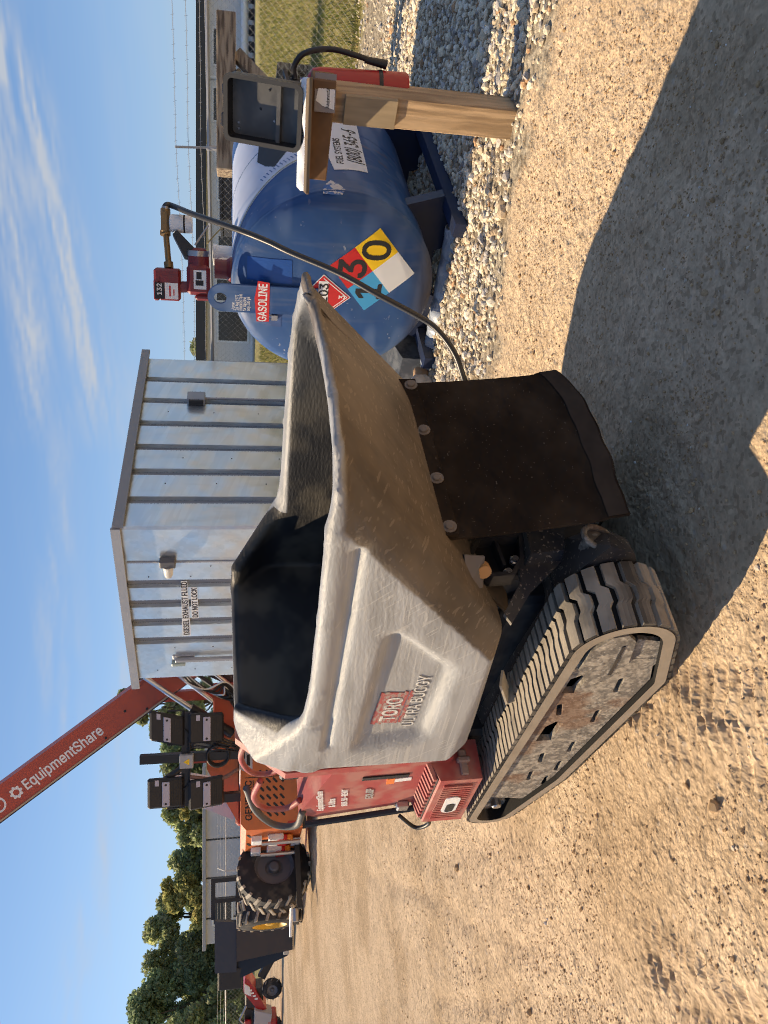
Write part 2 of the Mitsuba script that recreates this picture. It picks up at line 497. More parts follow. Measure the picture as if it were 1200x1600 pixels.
# crumbs and pebbles lying on the soil
n = 60000
rr = 1.3 + 6.0 * r_.random(n) ** 1.25
aa = r_.uniform(-0.78, 0.62, n)
xy = np.stack([rr * np.sin(aa), rr * np.cos(aa)], -1)
import shapely as _sh
xy = xy[~_sh.contains_xy(GRAVEL, xy[:, 0], xy[:, 1])]
cl_ = meshkit.fbm(np.stack([xy[:, 0] * 2.2, xy[:, 1] * 2.2, 0 * xy[:, 0]], -1), 3, 61)
xy = xy[np.random.default_rng(6).random(len(xy)) < np.clip((cl_ - .30) / .30, .12, 1)]
n = len(xy)
pal = np.array([(0.44, 0.30, 0.17), (0.36, 0.24, 0.13), (0.5, 0.42, 0.32), (0.25, 0.18, 0.12), (0.6, 0.56, 0.5)])
col = pal[r_.choice(5, n, p=[.5, .34, .07, .07, .02])] * (0.8 + 0.4 * r_.random((n, 1)))
sz = np.clip(r_.lognormal(math.log(0.0050), 0.40, n), 0.0028, 0.030)
m, c = stones(xy, sz, col, 0.7, 0.2, 5)
big = r_.random(n) < .004
sz[big] *= 3.2
m, c = stones(xy, sz, col, 0.7, 0.2, 5)
single('pebbles', m, STONE, 'small pebbles and crumbs of soil scattered over the yard', 'pebbles', kind='stuff', color=c)


def rock(o, s, bsdf_col, label, seed, name='rock', cat='rock'):
    m_ = trimesh.creation.icosphere(subdivisions=3)
    v = m_.vertices
    d = 1 + 0.55 * (meshkit.fbm(v * 1.3 + seed, 3, seed) - 0.5) + 0.1 * (meshkit.fbm(v * 6 + seed, 3, seed + 9) - 0.5)
    m_.vertices = v * d[:, None] * np.asarray(s) / 2 + V(*o)
    return single(name, m_, bsdf_col, label, cat, smooth=40, group='rocks at the foot of the tank')


ORROCK = mat('orange_rock', lambda p, n, uv: mix((0.52, 0.27, 0.12), (0.4, 0.3, 0.2), fbm(p.x * 40, p.y * 40, p.z * 40)), 0.9)
GRROCK = mat('grey_rock', lambda p, n, uv: mix((0.46, 0.44, 0.42), (0.26, 0.24, 0.22), fbm(p.x * 30, p.y * 30, p.z * 30)), 0.9)

# ---------------------------------------------------------------- the tracked concrete buggy
BO = V(-0.40, 2.03, 0)
BF, BW = V(.6, -.8, 0), V(.8, .6, 0)
B = Frame(BO, BF, BW)                       # s forward, L across (0 = near side), z up
SP = Frame(BO, BF, (0, 0, 1), -BW)          # the near side's plane: s, z, outward

buggy = thing('tracked_buggy', 'tracked concrete buggy with scratched grey plastic tub and black rubber skirt, standing in the foreground', 'concrete buggy')


def loc(p):
    """drjit: world point to the machine's s, L, z"""
    x, y = p.x - float(BO[0]), p.y - float(BO[1])
    return x * 0.6 - y * 0.8, x * 0.8 + y * 0.6, p.z


RIM = [(-.76, .20, 1.265), (-.68, .055, 1.135), (-.55, .03, 1.085), (-.42, .018, 1.056), (-.2, .008, 1.049), (.2, 0, 1.062), (.58, .0, 1.078), (.71, .012, 1.085), (.79, .06, 1.091), (.825, .16, 1.097), (.815, .30, 1.10), (.77, .50, 1.106), (.70, .70, 1.112),
       (.588, .775, 1.111), (.458, .85, 1.112), (.30, .875, 1.115), (0, .885, 1.114), (-.30, .89, 1.110), (-.46, .886, 1.110), (-.70, .75, 1.272)]
lowA = [(-.86, 0, .51), (-.86, .9, .55), (-.76, .03, .455), (-.76, .87, .5), (.05, .06, .545), (.05, .84, .58), (-.04, 0, .57), (-.04, .9, .60),
        (.235, .155, .78), (.295, .78, .812), (.56, 0, 1.03), (.44, .885, 1.06), (-.86, 0, 1.04), (-.86, .89, 1.09)] + [(s, L, z) for s, L, z in RIM[5:-2]]
lowI = [(-.815, .075, .57), (-.815, .85, .60), (.02, .11, .60), (.02, .80, .63), (-.06, .075, .63), (-.06, .855, .66),
        (.23, .19, .855), (.27, .74, .88), (.50, .06, 1.03), (.42, .855, 1.06), (-.815, .065, 1.04), (-.815, .85, 1.10)] + [(s + (.45 - L) * .0 - .018 * (s > .6), L + (.055 if L < .3 else -.035 if L > .7 else 0) * (1 if s < .6 else .6), zz) for s, L, z in RIM[4:-2] for zz in (z, 1.5)] + [(-.815, .065, 1.5), (-.815, .85, 1.5)]
humpO = [(-.86, 0, 1.0), (-.86, .9, 1.06), (-.86, 0, 1.10), (-.86, .9, 1.13), (-.46, 0, 1.0), (-.40, .9, 1.08), (-.50, 0, 1.053), (-.46, .9, 1.115),
         (-.85, .125, 1.258), (-.85, .77, 1.285), (-.77, .19, 1.27), (-.70, .76, 1.282)]
humpI = [(-.815, .05, .95), (-.815, .85, .95), (-.815, .05, 1.09), (-.815, .85, 1.13), (-.80, .20, 1.45), (-.80, .72, 1.45),
         (-.1, .05, .95), (-.1, .85, .95), (-.1, .05, 1.09), (-.1, .85, 1.13), (-.1, .3, 1.45), (-.1, .6, 1.45)]
# the tub is one rotational moulding: a soft blend of convex bodies, taken off a distance grid
rec_o = [(.15, .91), (.17, .87), (-.06, .655), (-.10, .645), (-.62, .625), (-.665, .65), (-.735, .87), (-.71, .895)]
rec_i = [(.10, .875), (.10, .86), (-.11, .69), (-.15, .682), (-.55, .665), (-.575, .68), (-.62, .84), (-.60, .86)]
HG = 0.009
ax_ = [np.arange(-.93, .90, HG), np.arange(-.06, .97, HG), np.arange(.40, 1.35, HG)]
GS = np.stack(np.meshgrid(*ax_, indexing='ij'), -1).astype(np.float32)


def d_hull(pts):
    from scipy.spatial import ConvexHull
    eq = np.unique(np.round(ConvexHull(np.asarray(pts, float)).equations, 5), axis=0).astype(np.float32)
    d = np.full(GS.shape[:3], -9, np.float32)
    for e in eq:
        np.maximum(d, GS @ e[:3] + e[3], out=d)
    return d


def smin(a, b, k):
    h = np.clip(.5 + .5 * (b - a) / k, 0, 1)
    return b * (1 - h) + a * h - k * h * (1 - h)


def smax(a, b, k):
    return -smin(-a, -b, k)


def d_capsule(a, b, ra, rb):
    a, b = np.asarray(a, np.float32), np.asarray(b, np.float32)
    lo, hi = np.minimum(a, b) - .10, np.maximum(a, b) + .10
    out = np.full(GS.shape[:3], .1, np.float32)
    sl = tuple(slice(np.searchsorted(x, l), np.searchsorted(x, h)) for x, l, h in zip(ax_, lo, hi))
    q = GS[sl]
    t = np.clip(((q - a) @ (b - a)) / ((b - a) @ (b - a)), 0, 1)
    out[sl] = np.linalg.norm(q - a - t[..., None] * (b - a), axis=-1) - (ra + (rb - ra) * t)
    return out


def surface_net(D, axes):
    """the zero surface of a grid of distances as quads, one vertex per crossed cell"""
    n = D.shape
    ins = D < 0
    cells = np.zeros([k - 1 for k in n], bool)
    acc, cnt = np.zeros([k - 1 for k in n] + [3], np.float32), np.zeros([k - 1 for k in n], np.float32)
    for dim in range(3):
        o1, o2 = [d for d in range(3) if d != dim]
        lo_, hi_ = [slice(None)] * 3, [slice(None)] * 3
        lo_[dim], hi_[dim] = slice(0, n[dim] - 1), slice(1, n[dim])
        A_, B_ = D[tuple(lo_)], D[tuple(hi_)]
        cr = (A_ < 0) != (B_ < 0)
        idx_ = np.argwhere(cr)
        t = A_[cr] / (A_[cr] - B_[cr])
        p = idx_.astype(np.float32)
        p[:, dim] += t
        for da in (0, 1):
            for db in (0, 1):
                c = idx_.copy()
                c[:, o1] -= da
                c[:, o2] -= db
                ok = (c >= 0).all(1) & (c[:, o1] < n[o1] - 1) & (c[:, o2] < n[o2] - 1)
                np.add.at(acc, tuple(c[ok].T), p[ok])
                np.add.at(cnt, tuple(c[ok].T), 1)
    on = cnt > 0
    num = np.full(on.shape, -1)
    num[on] = np.arange(on.sum())
    v = acc[on] / cnt[on][:, None]
    v = np.array([a[0] for a in axes]) + v * HG
    F = []
    for dim in range(3):
        o1, o2 = (dim + 1) % 3, (dim + 2) % 3
        lo_, hi_ = [slice(None)] * 3, [slice(None)] * 3
        lo_[dim], hi_[dim] = slice(0, n[dim] - 1), slice(1, n[dim])
        A_, B_ = D[tuple(lo_)] < 0, D[tuple(hi_)] < 0
        e = np.argwhere(A_ != B_)
        fl_ = A_[A_ != B_]
        e_ok = (e[:, o1] > 0) & (e[:, o2] > 0) & (e[:, o1] < n[o1] - 1) & (e[:, o2] < n[o2] - 1)
        e, fl_ = e[e_ok], fl_[e_ok]
        q = []
        for da, db in ((1, 1), (0, 1), (0, 0), (1, 0)):
            c = e.copy()
            c[:, o1] -= da
            c[:, o2] -= db
            q.append(num[tuple(c.T)])
        q = np.stack(q, 1)
        q[~fl_] = q[~fl_][:, ::-1]
        F.append(q)
    F = np.vstack(F)
    m_ = trimesh.Trimesh(v, np.vstack([F[:, [0, 1, 2]], F[:, [0, 2, 3]]]), process=False)
    if m_.volume < 0:
        m_.invert()
    return m_


D = smin(d_hull(lowA), d_hull(humpO), .03)
D = smax(D, -(smin(d_hull(lowI), d_hull(humpI), .02) + .024), .014)
D = smax(D, -d_hull([(s, -.012, z) for s, z in rec_o] + [(s, .034, z) for s, z in rec_i] + [(s, -.05, z) for s, z in rec_o]), .016)
D = smax(D, -d_hull([(-.64, -.03, .955), (-.64, .030, .974), (-.64, .030, .980), (-.64, -.03, 1.0), (.53, -.03, .997), (.53, .030, 1.014), (.53, .030, 1.02), (.53, -.03, 1.04)]), .014)
lipc = RIM + [(-.80, .75, 1.275), (-.845, .74, 1.272), (-.845, .20, 1.262), (-.80, .20, 1.264)]
for i in range(len(lipc)):
    a_, b_ = lipc[i], lipc[(i + 1) % len(lipc)]
    ra, rb = [(.013 if (s > .6 or (l_ > .6 and s > -.45)) else .019 if z_ > 1.12 else .025) for s, l_, z_ in (a_, b_)]
    ca, cb_ = [np.array([q[0], np.clip(q[1], .016, .878), q[2] - .006]) for q in (a_, b_)]
    D = smin(D, d_capsule(ca, cb_, ra, rb), .012)
for quad4 in ([(-.76, .20, 1.256), (-.68, .055, 1.128), (-.55, .03, 1.078), (-.85, .17, 1.256), (-.846, .055, 1.195), (-.83, .014, 1.10), (-.62, .014, 1.06), (-.48, .014, 1.045)],
              [(-.70, .75, 1.269), (-.46, .884, 1.112), (-.85, .76, 1.269), (-.846, .88, 1.16), (-.83, .886, 1.12), (-.60, .886, 1.112)],
              [(-.845, .20, 1.256), (-.845, .75, 1.269), (-.845, .884, 1.08), (-.845, .016, 1.03)]):
    oc = np.array([(i, j, k) for i in (-1, 1) for j in (-1, 1) for k in (-1, 1)]) * .006
    D = smin(D, d_hull((np.array(quad4)[:, None] + oc[None]).reshape(-1, 3)) - .011, .018)
from scipy.ndimage import gaussian_filter
D = gaussian_filter(np.clip(D, -.03, .03), 0.9)
tub_m = surface_net(D, ax_)
trimesh.smoothing.filter_taubin(tub_m, lamb=0.5, nu=0.52, iterations=14)
eqs = []
hI = hull(lowI[:15] + [(a, b, 1.5) for a, b, _ in lowI[:15]])


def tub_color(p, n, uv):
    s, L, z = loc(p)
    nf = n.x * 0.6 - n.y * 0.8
    # inside of the tub, plus the hump lip, darkened as painted shade
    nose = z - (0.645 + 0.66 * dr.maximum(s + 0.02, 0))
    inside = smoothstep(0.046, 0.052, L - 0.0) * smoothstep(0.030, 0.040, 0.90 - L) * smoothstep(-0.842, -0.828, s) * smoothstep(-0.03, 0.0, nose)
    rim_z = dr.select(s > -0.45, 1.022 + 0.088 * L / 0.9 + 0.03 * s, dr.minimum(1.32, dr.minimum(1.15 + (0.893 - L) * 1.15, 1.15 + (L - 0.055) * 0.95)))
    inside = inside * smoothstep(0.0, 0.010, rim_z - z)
    streak = fbm(s * 2.2 + z * 1.5, z * 46 - s * 6, L * 40, 3)
    scratch = smoothstep(0.72, 0.82, noise(s * 3.5 + z * 1.2, z * 170 - s * 16, L * 150)) + smoothstep(0.76, 0.84, noise(s * 6 - z * 14, z * 120 + s * 90, L * 90)) * smoothstep(0.4, 0.6, noise(s * 4, z * 4, 2.0))
    blot = fbm(p.x * 4, p.y * 4, p.z * 4, 4)
    c = mix((0.345, 0.35, 0.348), (0.265, 0.266, 0.26), smoothstep(0.35, 0.7, streak * 0.5 + blot * 0.5))
    c = mix(c, (0.46, 0.45, 0.42), dr.clip(scratch, 0, 1) * 0.45)
    # brown mud dried on the nose and chine
    edge_s = -0.045 + (z - 0.57) * 1.3
    mud = smoothstep(-0.004, 0.016, s - edge_s + 0.012 * (noise(s * 40, z * 40, L * 9) - 0.5)) * smoothstep(0.0, 0.02, rim_z + 0.032 - z)
    drip = fbm(L * 26, s * 3 + z * 3, z * 2.0, 4)
    mud_c = mix((0.155, 0.117, 0.076), (0.082, 0.064, 0.045), smoothstep(0.32, 0.7, 0.55 * fbm(s * 5 + L * 3, L * 4, z * 8, 4) + 0.45 * drip))
    msc = smoothstep(0.74, 0.84, noise(L * 9 + z * 4, z * 130 + L * 60, s * 70)) + 0.6 * smoothstep(0.66, 0.8, fbm(p.x * 70, p.y * 70, p.z * 70, 2))
    mud_c = mix(mud_c, (0.25, 0.20, 0.14), dr.clip(msc, 0, 1) * 0.5)
    c = mix(c, mud_c, mud * (0.82 + 0.18 * blot))
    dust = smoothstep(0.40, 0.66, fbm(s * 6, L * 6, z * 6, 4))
    spout_light = smoothstep(-0.1, 0.45, s)
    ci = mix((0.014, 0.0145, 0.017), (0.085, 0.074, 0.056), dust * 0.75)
    ci = mix(ci, mix(mix((0.014, 0.0155, 0.019), (0.04, 0.042, 0.045), smoothstep(0.3, 0.7, fbm(s * 3, L * 16, z * 16, 4))), (0.14, 0.14, 0.138), smoothstep(0.45, 0.7, n.z) * (0.6 + 0.4 * dust)), spout_light)  # spout walls darkened as shade, floor lightened as sunlit, over the dust
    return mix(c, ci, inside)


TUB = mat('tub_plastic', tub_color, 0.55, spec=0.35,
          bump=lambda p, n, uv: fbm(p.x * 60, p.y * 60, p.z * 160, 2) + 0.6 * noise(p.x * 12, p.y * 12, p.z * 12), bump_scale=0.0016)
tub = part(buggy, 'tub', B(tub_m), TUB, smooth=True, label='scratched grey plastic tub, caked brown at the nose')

# the print in the recess: faded red block with stripes, white letters across it, outlined name below
FADED = mat('faded_red_print', lambda p, n, uv: mix((0.33, 0.075, 0.07), (0.3, 0.24, 0.21), smoothstep(0.42, 0.66, fbm(p.x * 60, p.y * 60, p.z * 120))), 0.6)
WORN = mat('worn_white_print', lambda p, n, uv: mix((0.62, 0.61, 0.57), (0.33, 0.32, 0.3), smoothstep(0.46, 0.7, fbm(p.x * 50, p.y * 50, p.z * 50))), 0.6)
R0 = -.0325
for (za, zb) in ((.842, .826), (.820, .806), (.768, .755), (.750, .738)):
    x0 = -.53 + (.86 - za) * .05
    part(tub, 'logo_stripe', slab([(x0 - .01, zb), (x0 + .235, zb), (x0 + .245, za), (x0, za)], SP, R0 - .0005, R0 + .0015), FADED)
part(tub, 'logo_block', slab([(-.532, .754), (-.295, .754), (-.285, .828), (-.522, .828)], SP, R0 - .0005, R0 + .001), FADED)
text(tub, 'TORO', .048, SP((-.51, .767, R0 + .001)), BF, (0, 0, 1), WORN, squeeze=1.0)
text(tub, 'ULTRA BUGGY', .040, SP((-.565, .694, R0)), V(*BF) + V(0, 0, .03), V(0, 0, 1), WORN, bold=False, squeeze=1.0)

# --- near track
TC = [(.10, .245, .155), (-.13, .10, .10), (-.50, .10, .10), (-1.0, .10, .10), (-1.455, .185, .112)]
outl = unary_union([Point(a, b).buffer(r, 48) for a, b, r in TC]).convex_hull
carc, inn = outl.buffer(-.013), outl.buffer(-.046)


def dusty_shaded_rubber(p, n, uv):
    s, L, z = loc(p)
    d = smoothstep(0.25, 0.6, fbm(s * 16, L * 16, z * 16, 3)) * 0.35 + 0.65
    return mix((0.02, 0.019, 0.018), (0.36, 0.315, 0.25), d * smoothstep(-0.5, 0.25, 1.2 * dr.abs(n.z) - 0.55 + 0.5 * noise(s * 9, L * 9, z * 9)) * 0.95)  # dust on the tops; steep front lugs darkened, their shade put into the colour


def carcass_fn(p, n, uv):
    s, L, z = loc(p)
    side = smoothstep(0.75, 0.95, dr.abs(n.x * 0.8 + n.y * 0.6))
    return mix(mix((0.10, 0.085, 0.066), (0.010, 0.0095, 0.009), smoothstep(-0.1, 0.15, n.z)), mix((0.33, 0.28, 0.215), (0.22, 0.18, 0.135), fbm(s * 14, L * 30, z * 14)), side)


LUG = mat('dusty_shaded_tread', dusty_shaded_rubber, 0.85, spec=0.2)
CARC = mat('track_carcass_rubber', carcass_fn, 0.85, spec=0.2)


def dirty_steel_fn(p, n, uv):
    s, L, z = loc(p)
    g = fbm(s * 45, z * 45, L * 45, 3)
    c = mix((0.15, 0.135, 0.115), (0.31, 0.275, 0.225), smoothstep(0.38, 0.66, g))
    c = mix(c, (0.46, 0.42, 0.36), smoothstep(0.68, 0.8, noise(s * 150, z * 150, L * 100)) * 0.55)
    r = smoothstep(0.55, 0.7, fbm(s * 7 + 3, z * 7, L * 7, 3))
    return mix(c, (0.16, 0.075, 0.035), r * 0.6)


TFRAME = mat('muddy_frame_steel', dirty_steel_fn, 0.85, spec=0.25, bump=lambda p, n, uv: fbm(p.x * 90, p.y * 90, p.z * 90, 2), bump_scale=0.003)


def belt(L0, L1):
    ring = carc.difference(inn)
    return slab(ring, SP, -L1, -L0)


cring = np.array(carc.exterior.coords)[:-1]
cl = LineString(np.vstack([cring, cring[:1]]))
TOT = cl.length
sgn = 1 if Polygon(cring).exterior.is_ccw else -1


def on_belt(a):
    p, q = cl.interpolate(a % TOT), cl.interpolate((a + 0.004) % TOT)
    t = unit(V(q.x - p.x, q.y - p.y))
    return V(p.x, p.y), V(t[1], -t[0]) * sgn


def lug(a0, a1, rows, h):
    """a tread block: rows of (L, shift along the belt); bent round the belt"""
    ns = 4
    v, nr = [], len(rows)
    for (Lq, sh) in rows:
        for k in range(ns):
            t = k / (ns - 1)
            base, nrm = on_belt(a0 + sh + (a1 - a0) * t)
            top, nrm2 = on_belt(a0 + sh + (a1 - a0) * (0.08 + 0.84 * t))
            b_, t_ = base - nrm * 0.004, top + nrm2 * h
            v += [(b_[0], Lq, b_[1]), (t_[0], Lq, t_[1])]
    f = []
    idx = lambda r, k, top: (r * ns + k) * 2 + top
    for r in range(nr - 1):
        for k in range(ns - 1):
            f.append([idx(r, k, 1), idx(r + 1, k, 1), idx(r + 1, k + 1, 1), idx(r, k + 1, 1)])
        for k, fl in ((0, 0), (ns - 1, 1)):
            f.append([idx(r, k, 0), idx(r, k, 1), idx(r + 1, k, 1), idx(r + 1, k, 0)][::1 if fl else -1])
    for r, fl in ((0, 0), (nr - 1, 1)):
        for k in range(ns - 1):
            f.append([idx(r, k, 0), idx(r, k, 1), idx(r, k + 1, 1), idx(r, k + 1, 0)][::1 if fl else -1])
    m_ = trimesh.Trimesh(np.array(v), np.vstack([np.array(f)[:, [0, 1, 2]], np.array(f)[:, [0, 2, 3]]]), process=False)
    trimesh.repair.fix_normals(m_)
    return m_


NL = 78
pitch = TOT / NL


def lug_mesh(i, L0, L1):
    W = L1 - L0
    a = i * pitch
    return lug(a, a + pitch * 0.79, [(L0 + .002, 0.0), (L0 + W * .34, .002), (L0 + W * .42, .013), (L0 + W * .60, .012), (L0 + W * .68, -.006), (L1 - .002, -.006)], .013)


tr = part(buggy, 'track', B(trimesh.Trimesh()) if False else belt(-.05, .145), CARC, label='near rubber track, pale with dust')
for i in range(NL):
    part(tr, 'tread_block', B(lug_mesh(i, -.05, .145)), LUG)
tr2 = part(buggy, 'track', belt(.58, .74), CARC)
part(tr2, 'tread_blocks', trimesh.util.concatenate([B(lug_mesh(i, .58, .74)) for i in range(NL)]), LUG, stuff=True)

# --- track frame plate with its openings
plate = inn.buffer(-.008).intersection(sbox(-1.30, 0, .02, .5)).intersection(Polygon([(-1.30, .04), (-1.22, .26), (-1.12, .305), (-.05, .345), (.02, .33), (.02, .05), (-.1, .02), (-1.1, .02)]))
holes = [Polygon([(-.60, .262), (-.47, .27), (-.43, .248), (-.45, .215), (-.60, .205)]), Polygon([(-.20, .31), (-.10, .318), (-.07, .285), (-.12, .262), (-.20, .27)])]
for s_, z_, a_ in ((-.33, .27, 35), (-.98, .16, 20), (-.78, .18, 24), (-.40, .12, 20), (-.68, .10, 18), (-.88, .08, 16), (-.16, .14, 24), (-1.05, .075, 15)):
    c_, d_ = math.cos(math.radians(a_)), math.sin(math.radians(a_))
    q = LineString([(s_ - .045 * c_, z_ - .02 * d_), (s_ + .045 * c_, z_ + .02 * d_)]).buffer(.010)
    holes.append(q)
plate = plate.difference(unary_union(holes))
fr_ = part(buggy, 'track_frame', [slab(plate, SP, .012, .034)], TFRAME, label='mud spattered steel track frame plate')
part(fr_, 'inner_frame', slab(plate.convex_hull.buffer(-.01), SP, -.10, -.03), DKSTEEL)
lip = plate.convex_hull.buffer(.0).intersection(sbox(-1.2, .20, .0, .5))
part(fr_, 'frame_flange', beam(B((-1.15, .02, .305)), B((-.02, .02, .345)), .05, .012), TFRAME)
# front: idler carried by a pointed fork plate
fork = Polygon([(-.12, .25), (-.02, .325), (.10, .335), (.175, .30), (.185, .26), (.15, .225), (.02, .19), (-.09, .21)])
part(fr_, 'idler_fork', slab(fork, SP, .032, .046), TFRAME)
part(fr_, 'slot_edge', slab(Polygon([(-.05, .215), (.13, .247), (.125, .255), (-.05, .226)]), SP, .0455, .049), DKSTEEL)
part(fr_, 'lower_fork', slab(Polygon([(.0, .185), (.14, .21), (.12, .13), (.03, .075), (-.03, .085)]), SP, .020, .033), TFRAME)


def disc_wheel(s, z, r, L0, L1, name):
    return part(fr_, name, lathe([(0, L0), (r * .35, L0), (r * .4, L0 + .02), (r * .85, L0 + .02), (r * .9, L0), (r, L0 + .006), (r, L1), (0, L1)], B((s, 0, z)), BW, 36), TFRAME, smooth=35)


disc_wheel(.10, .245, .108, .01, .11, 'idler_wheel')
for s_ in (-.13, -.36, -.59, -.82, -1.0):
    disc_wheel(s_, .10, .056, .012, .11, 'roller')
disc_wheel(-1.455, .185, .07, .0, .11, 'rear_wheel')
part(fr_, 'wheel_bolt', lathe([(0, -.03), (.018, -.03), (.022, -.025), (.022, .02), (0, .02)], B((-1.40, 0, .175)), BW, 14), STEEL, smooth=35)
part(fr_, 'hub_arm', hull([B(q) for q in [(-1.52, .005, .15), (-1.52, .005, .21), (-1.28, .005, .2), (-1.28, .005, .12), (-1.52, .03, .15), (-1.52, .03, .21), (-1.28, .03, .2), (-1.28, .03, .12)]]), TFRAME)
for s_, z_ in ((-.03, .36), (.085, .34), (.155, .30)):
    part(fr_, 'frame_bolt', lathe([(0, -.04), (.010, -.04), (.012, -.035), (.012, 0), (0, 0)], B((s_, 0, z_ - .02)), BW, 10), STEEL, smooth=35)

# --- chassis between the tracks
GRIME = mat('grimy_frame_paint', lambda p, n, uv: mix(mix((0.014, 0.017, 0.026), (0.05, 0.045, 0.038), smoothstep(0.35, 0.7, fbm(p.x * 11, p.y * 11, p.z * 11, 4))), (0.30, 0.255, 0.2), smoothstep(0.64, 0.76, fbm(p.x * 130, p.y * 130, p.z * 130, 3)) * 0.6 + smoothstep(0.25, 0.75, n.z) * 0.22), 0.6)


def frame_beam(mir):
    m_ = lambda q: B((q[0], q[1] if not mir else .90 - q[1], q[2]))
    A_ = [(-1.3, .15, .32), (-1.3, .28, .36), (-.19, .15, .322), (-.19, .29, .345), (.0, .15, .335), (.02, .30, .345), (-1.3, .15, .15), (-.1, .15, .15), (-1.3, .3, .15), (-.1, .3, .15), (-.6, .17, .345), (.0, .17, .35)]
    N_ = [(-.02, .15, .335), (.0, .30, .345), (.14, .30, .325), (.12, .16, .352), (.20, .155, .345), (.315, .15, .305), (.283, .15, .223), (.206, .15, .179), (.10, .15, .24), (.1, .3, .2), (.2, .3, .25), (.26, .23, .27), (.25, .22, .21)]
    return [hull([m_(q) for q in A_]), hull([m_(q) for q in N_])]


ch = part(buggy, 'chassis', [B(cbox((-1.3, .20, .22), (-.05, .70, .46), .02)), B(cbox((-.3, .24, .40), (.02, .66, .58), .01)), B(cbox((-.02, .30, .20), (.12, .60, .40), .012))], DKSTEEL, smooth=35, label='dark grimy steel chassis between the tracks')
part(ch, 'side_beam', frame_beam(False), GRIME, smooth=25, label='grimy dark frame beam beside the near track')
part(ch, 'side_beam', frame_beam(True), GRIME, smooth=25)
FP = Frame(B((.15, 0, 0)), BW, (0, 0, 1), BF)
part(ch, 'mount_bracket', slab([(.315, .475), (.315, .335), (.215, .365), (.12, .48), (.02, .56), (.05, .575), (.15, .505), (.20, .50)], FP, -.012, .0), GRIME)
part(ch, 'bracket_box', hull([FP(q) for q in [(.315, .475, 0), (.315, .34, 0), (.215, .368, 0), (.20, .48, 0), (.305, .47, .045), (.305, .35, .045), (.222, .375, .045), (.21, .475, .045)]]), GRIME)
vo = Polygon([(.286, .61), (.300, .47), (.21, .487), (.158, .525), (.152, .59), (.215, .652)])
part(ch, 'channel_plate', slab(vo.difference(vo.buffer(-.013)), FP, -.02, .022), DKSTEEL)
part(ch, 'channel_back', slab(vo, FP, -.03, -.02), BLACK)
part(ch, 'channel_rib', slab(LineString([(.285, .555), (.20, .545)]).buffer(.005), FP, -.02, .012), DKSTEEL)
for L_, z_ in ((.213, .512), (.172, .540)):
    part(ch, 'hinge_bolt', lathe([(0, 0), (.014, 0), (.014, .010), (.009, .012), (.009, .022), (0, .022)], FP((L_, z_, .0)), BF, 10), STEEL)
ring_c = B((.25, .225, .295))
t_ = np.linspace(0, 2 * np.pi, 29)[:-1]
part(ch, 'tie_down_ring', tube(np.array([ring_c + BW * .034 * math.cos(a) + V(0, 0, 1) * .045 * math.sin(a) + BF * .012 * math.sin(a) for a in t_]), .0085, 8, closed=True), TFRAME, smooth=True)
part(ch, 'ring_mount', rod(B((.12, .225, .30)), B((.242, .225, .297)), .030, 18), TFRAME, smooth=35)
RUSTY = mat('rusty_pin', (0.45, 0.24, 0.09), 0.7)
part(ch, 'pin', lathe([(0, 0), (.017, 0), (.02, .004), (.02, .03), (0, .03)], B((.205, .165, .63)), V(*(BF * .4 - BW * .9)), 14), RUSTY, smooth=35)
part(ch, 'pin_plate', hull([B(q) for q in [(.20, .09, .685), (.26, .165, .69), (.245, .17, .63), (.17, .12, .625), (.19, .10, .685), (.25, .175, .69), (.235, .18, .63), (.16, .13, .625)]]), mat('grey_steel', (0.14, 0.13, 0.13), 0.55))
part(ch, 'tub_rail', hull([B(q) for q in [(.05, .12, .53), (.19, .18, .69), (.05, .20, .52), (.19, .24, .68), (.0, .12, .50), (.17, .19, .655), (.0, .2, .49), (.17, .25, .645)]]), mat('brown_grime', (0.075, 0.055, 0.035), 0.85))
part(ch, 'side_bracket', [hull([B(q) for q in [(-.32, .05, .455), (-.47, .05, .39), (-.46, .10, .375), (-.31, .10, .44), (-.32, .05, .447), (-.47, .05, .382), (-.46, .10, .367), (-.31, .10, .432)]]),
                          hull([B(q) for q in [(-.47, .05, .39), (-.46, .16, .36), (-.42, .16, .33), (-.43, .05, .345), (-.475, .05, .39), (-.465, .16, .36), (-.425, .16, .33), (-.435, .05, .345)]])],
     mat('dusty_tan_steel', (0.42, 0.36, 0.27), 0.8))

# --- rubber skirt under the nose, clamped by a bar with four bolts
FLAP = mat('skirt_rubber', lambda p, n, uv: mix(mix((0.016, 0.0105, 0.007), (0.042, 0.029, 0.019), smoothstep(0.35, 0.8, fbm(p.x * 7, p.y * 7, p.z * 7, 4))), (0.22, 0.18, 0.14), smoothstep(0.90, 0.94, noise(p.x * 170, p.y * 170, p.z * 170)) * 0.4), 0.9, spec=0.15,
           bump=lambda p, n, uv: fbm(p.x * 9, p.y * 9, p.z * 14, 4) * 3 + fbm(p.x * 60, p.y * 60, p.z * 60, 2), bump_scale=0.008, eps=2e-3)
nu, nv = 44, 40
uu, vv = np.meshgrid(np.linspace(0, 1, nu), np.linspace(0, 1, nv), indexing='ij')


def flap_pt(u, v, off=0.0):
    L = .168 + .537 * u + .035 * v * (1 - u) + .02 * v * u
    z = (.780 + .037 * u) * (1 - v) + v * (.262 + .045 * u * u + .035 * np.clip((u - .86) / .14, 0, 1) ** 2 + .0025 * np.sin(u * 29 + 1))
    s = .328 + .02 * u + .055 * v * v + .007 * np.sin(u * 7 + v * 4) * v + .003 * np.sin(u * 17 + 2) * v * v
    hem = np.clip((v - .86) / .03, 0, 1)
    s = s + .008 * hem + off
    return np.stack([s, L, z], -1)


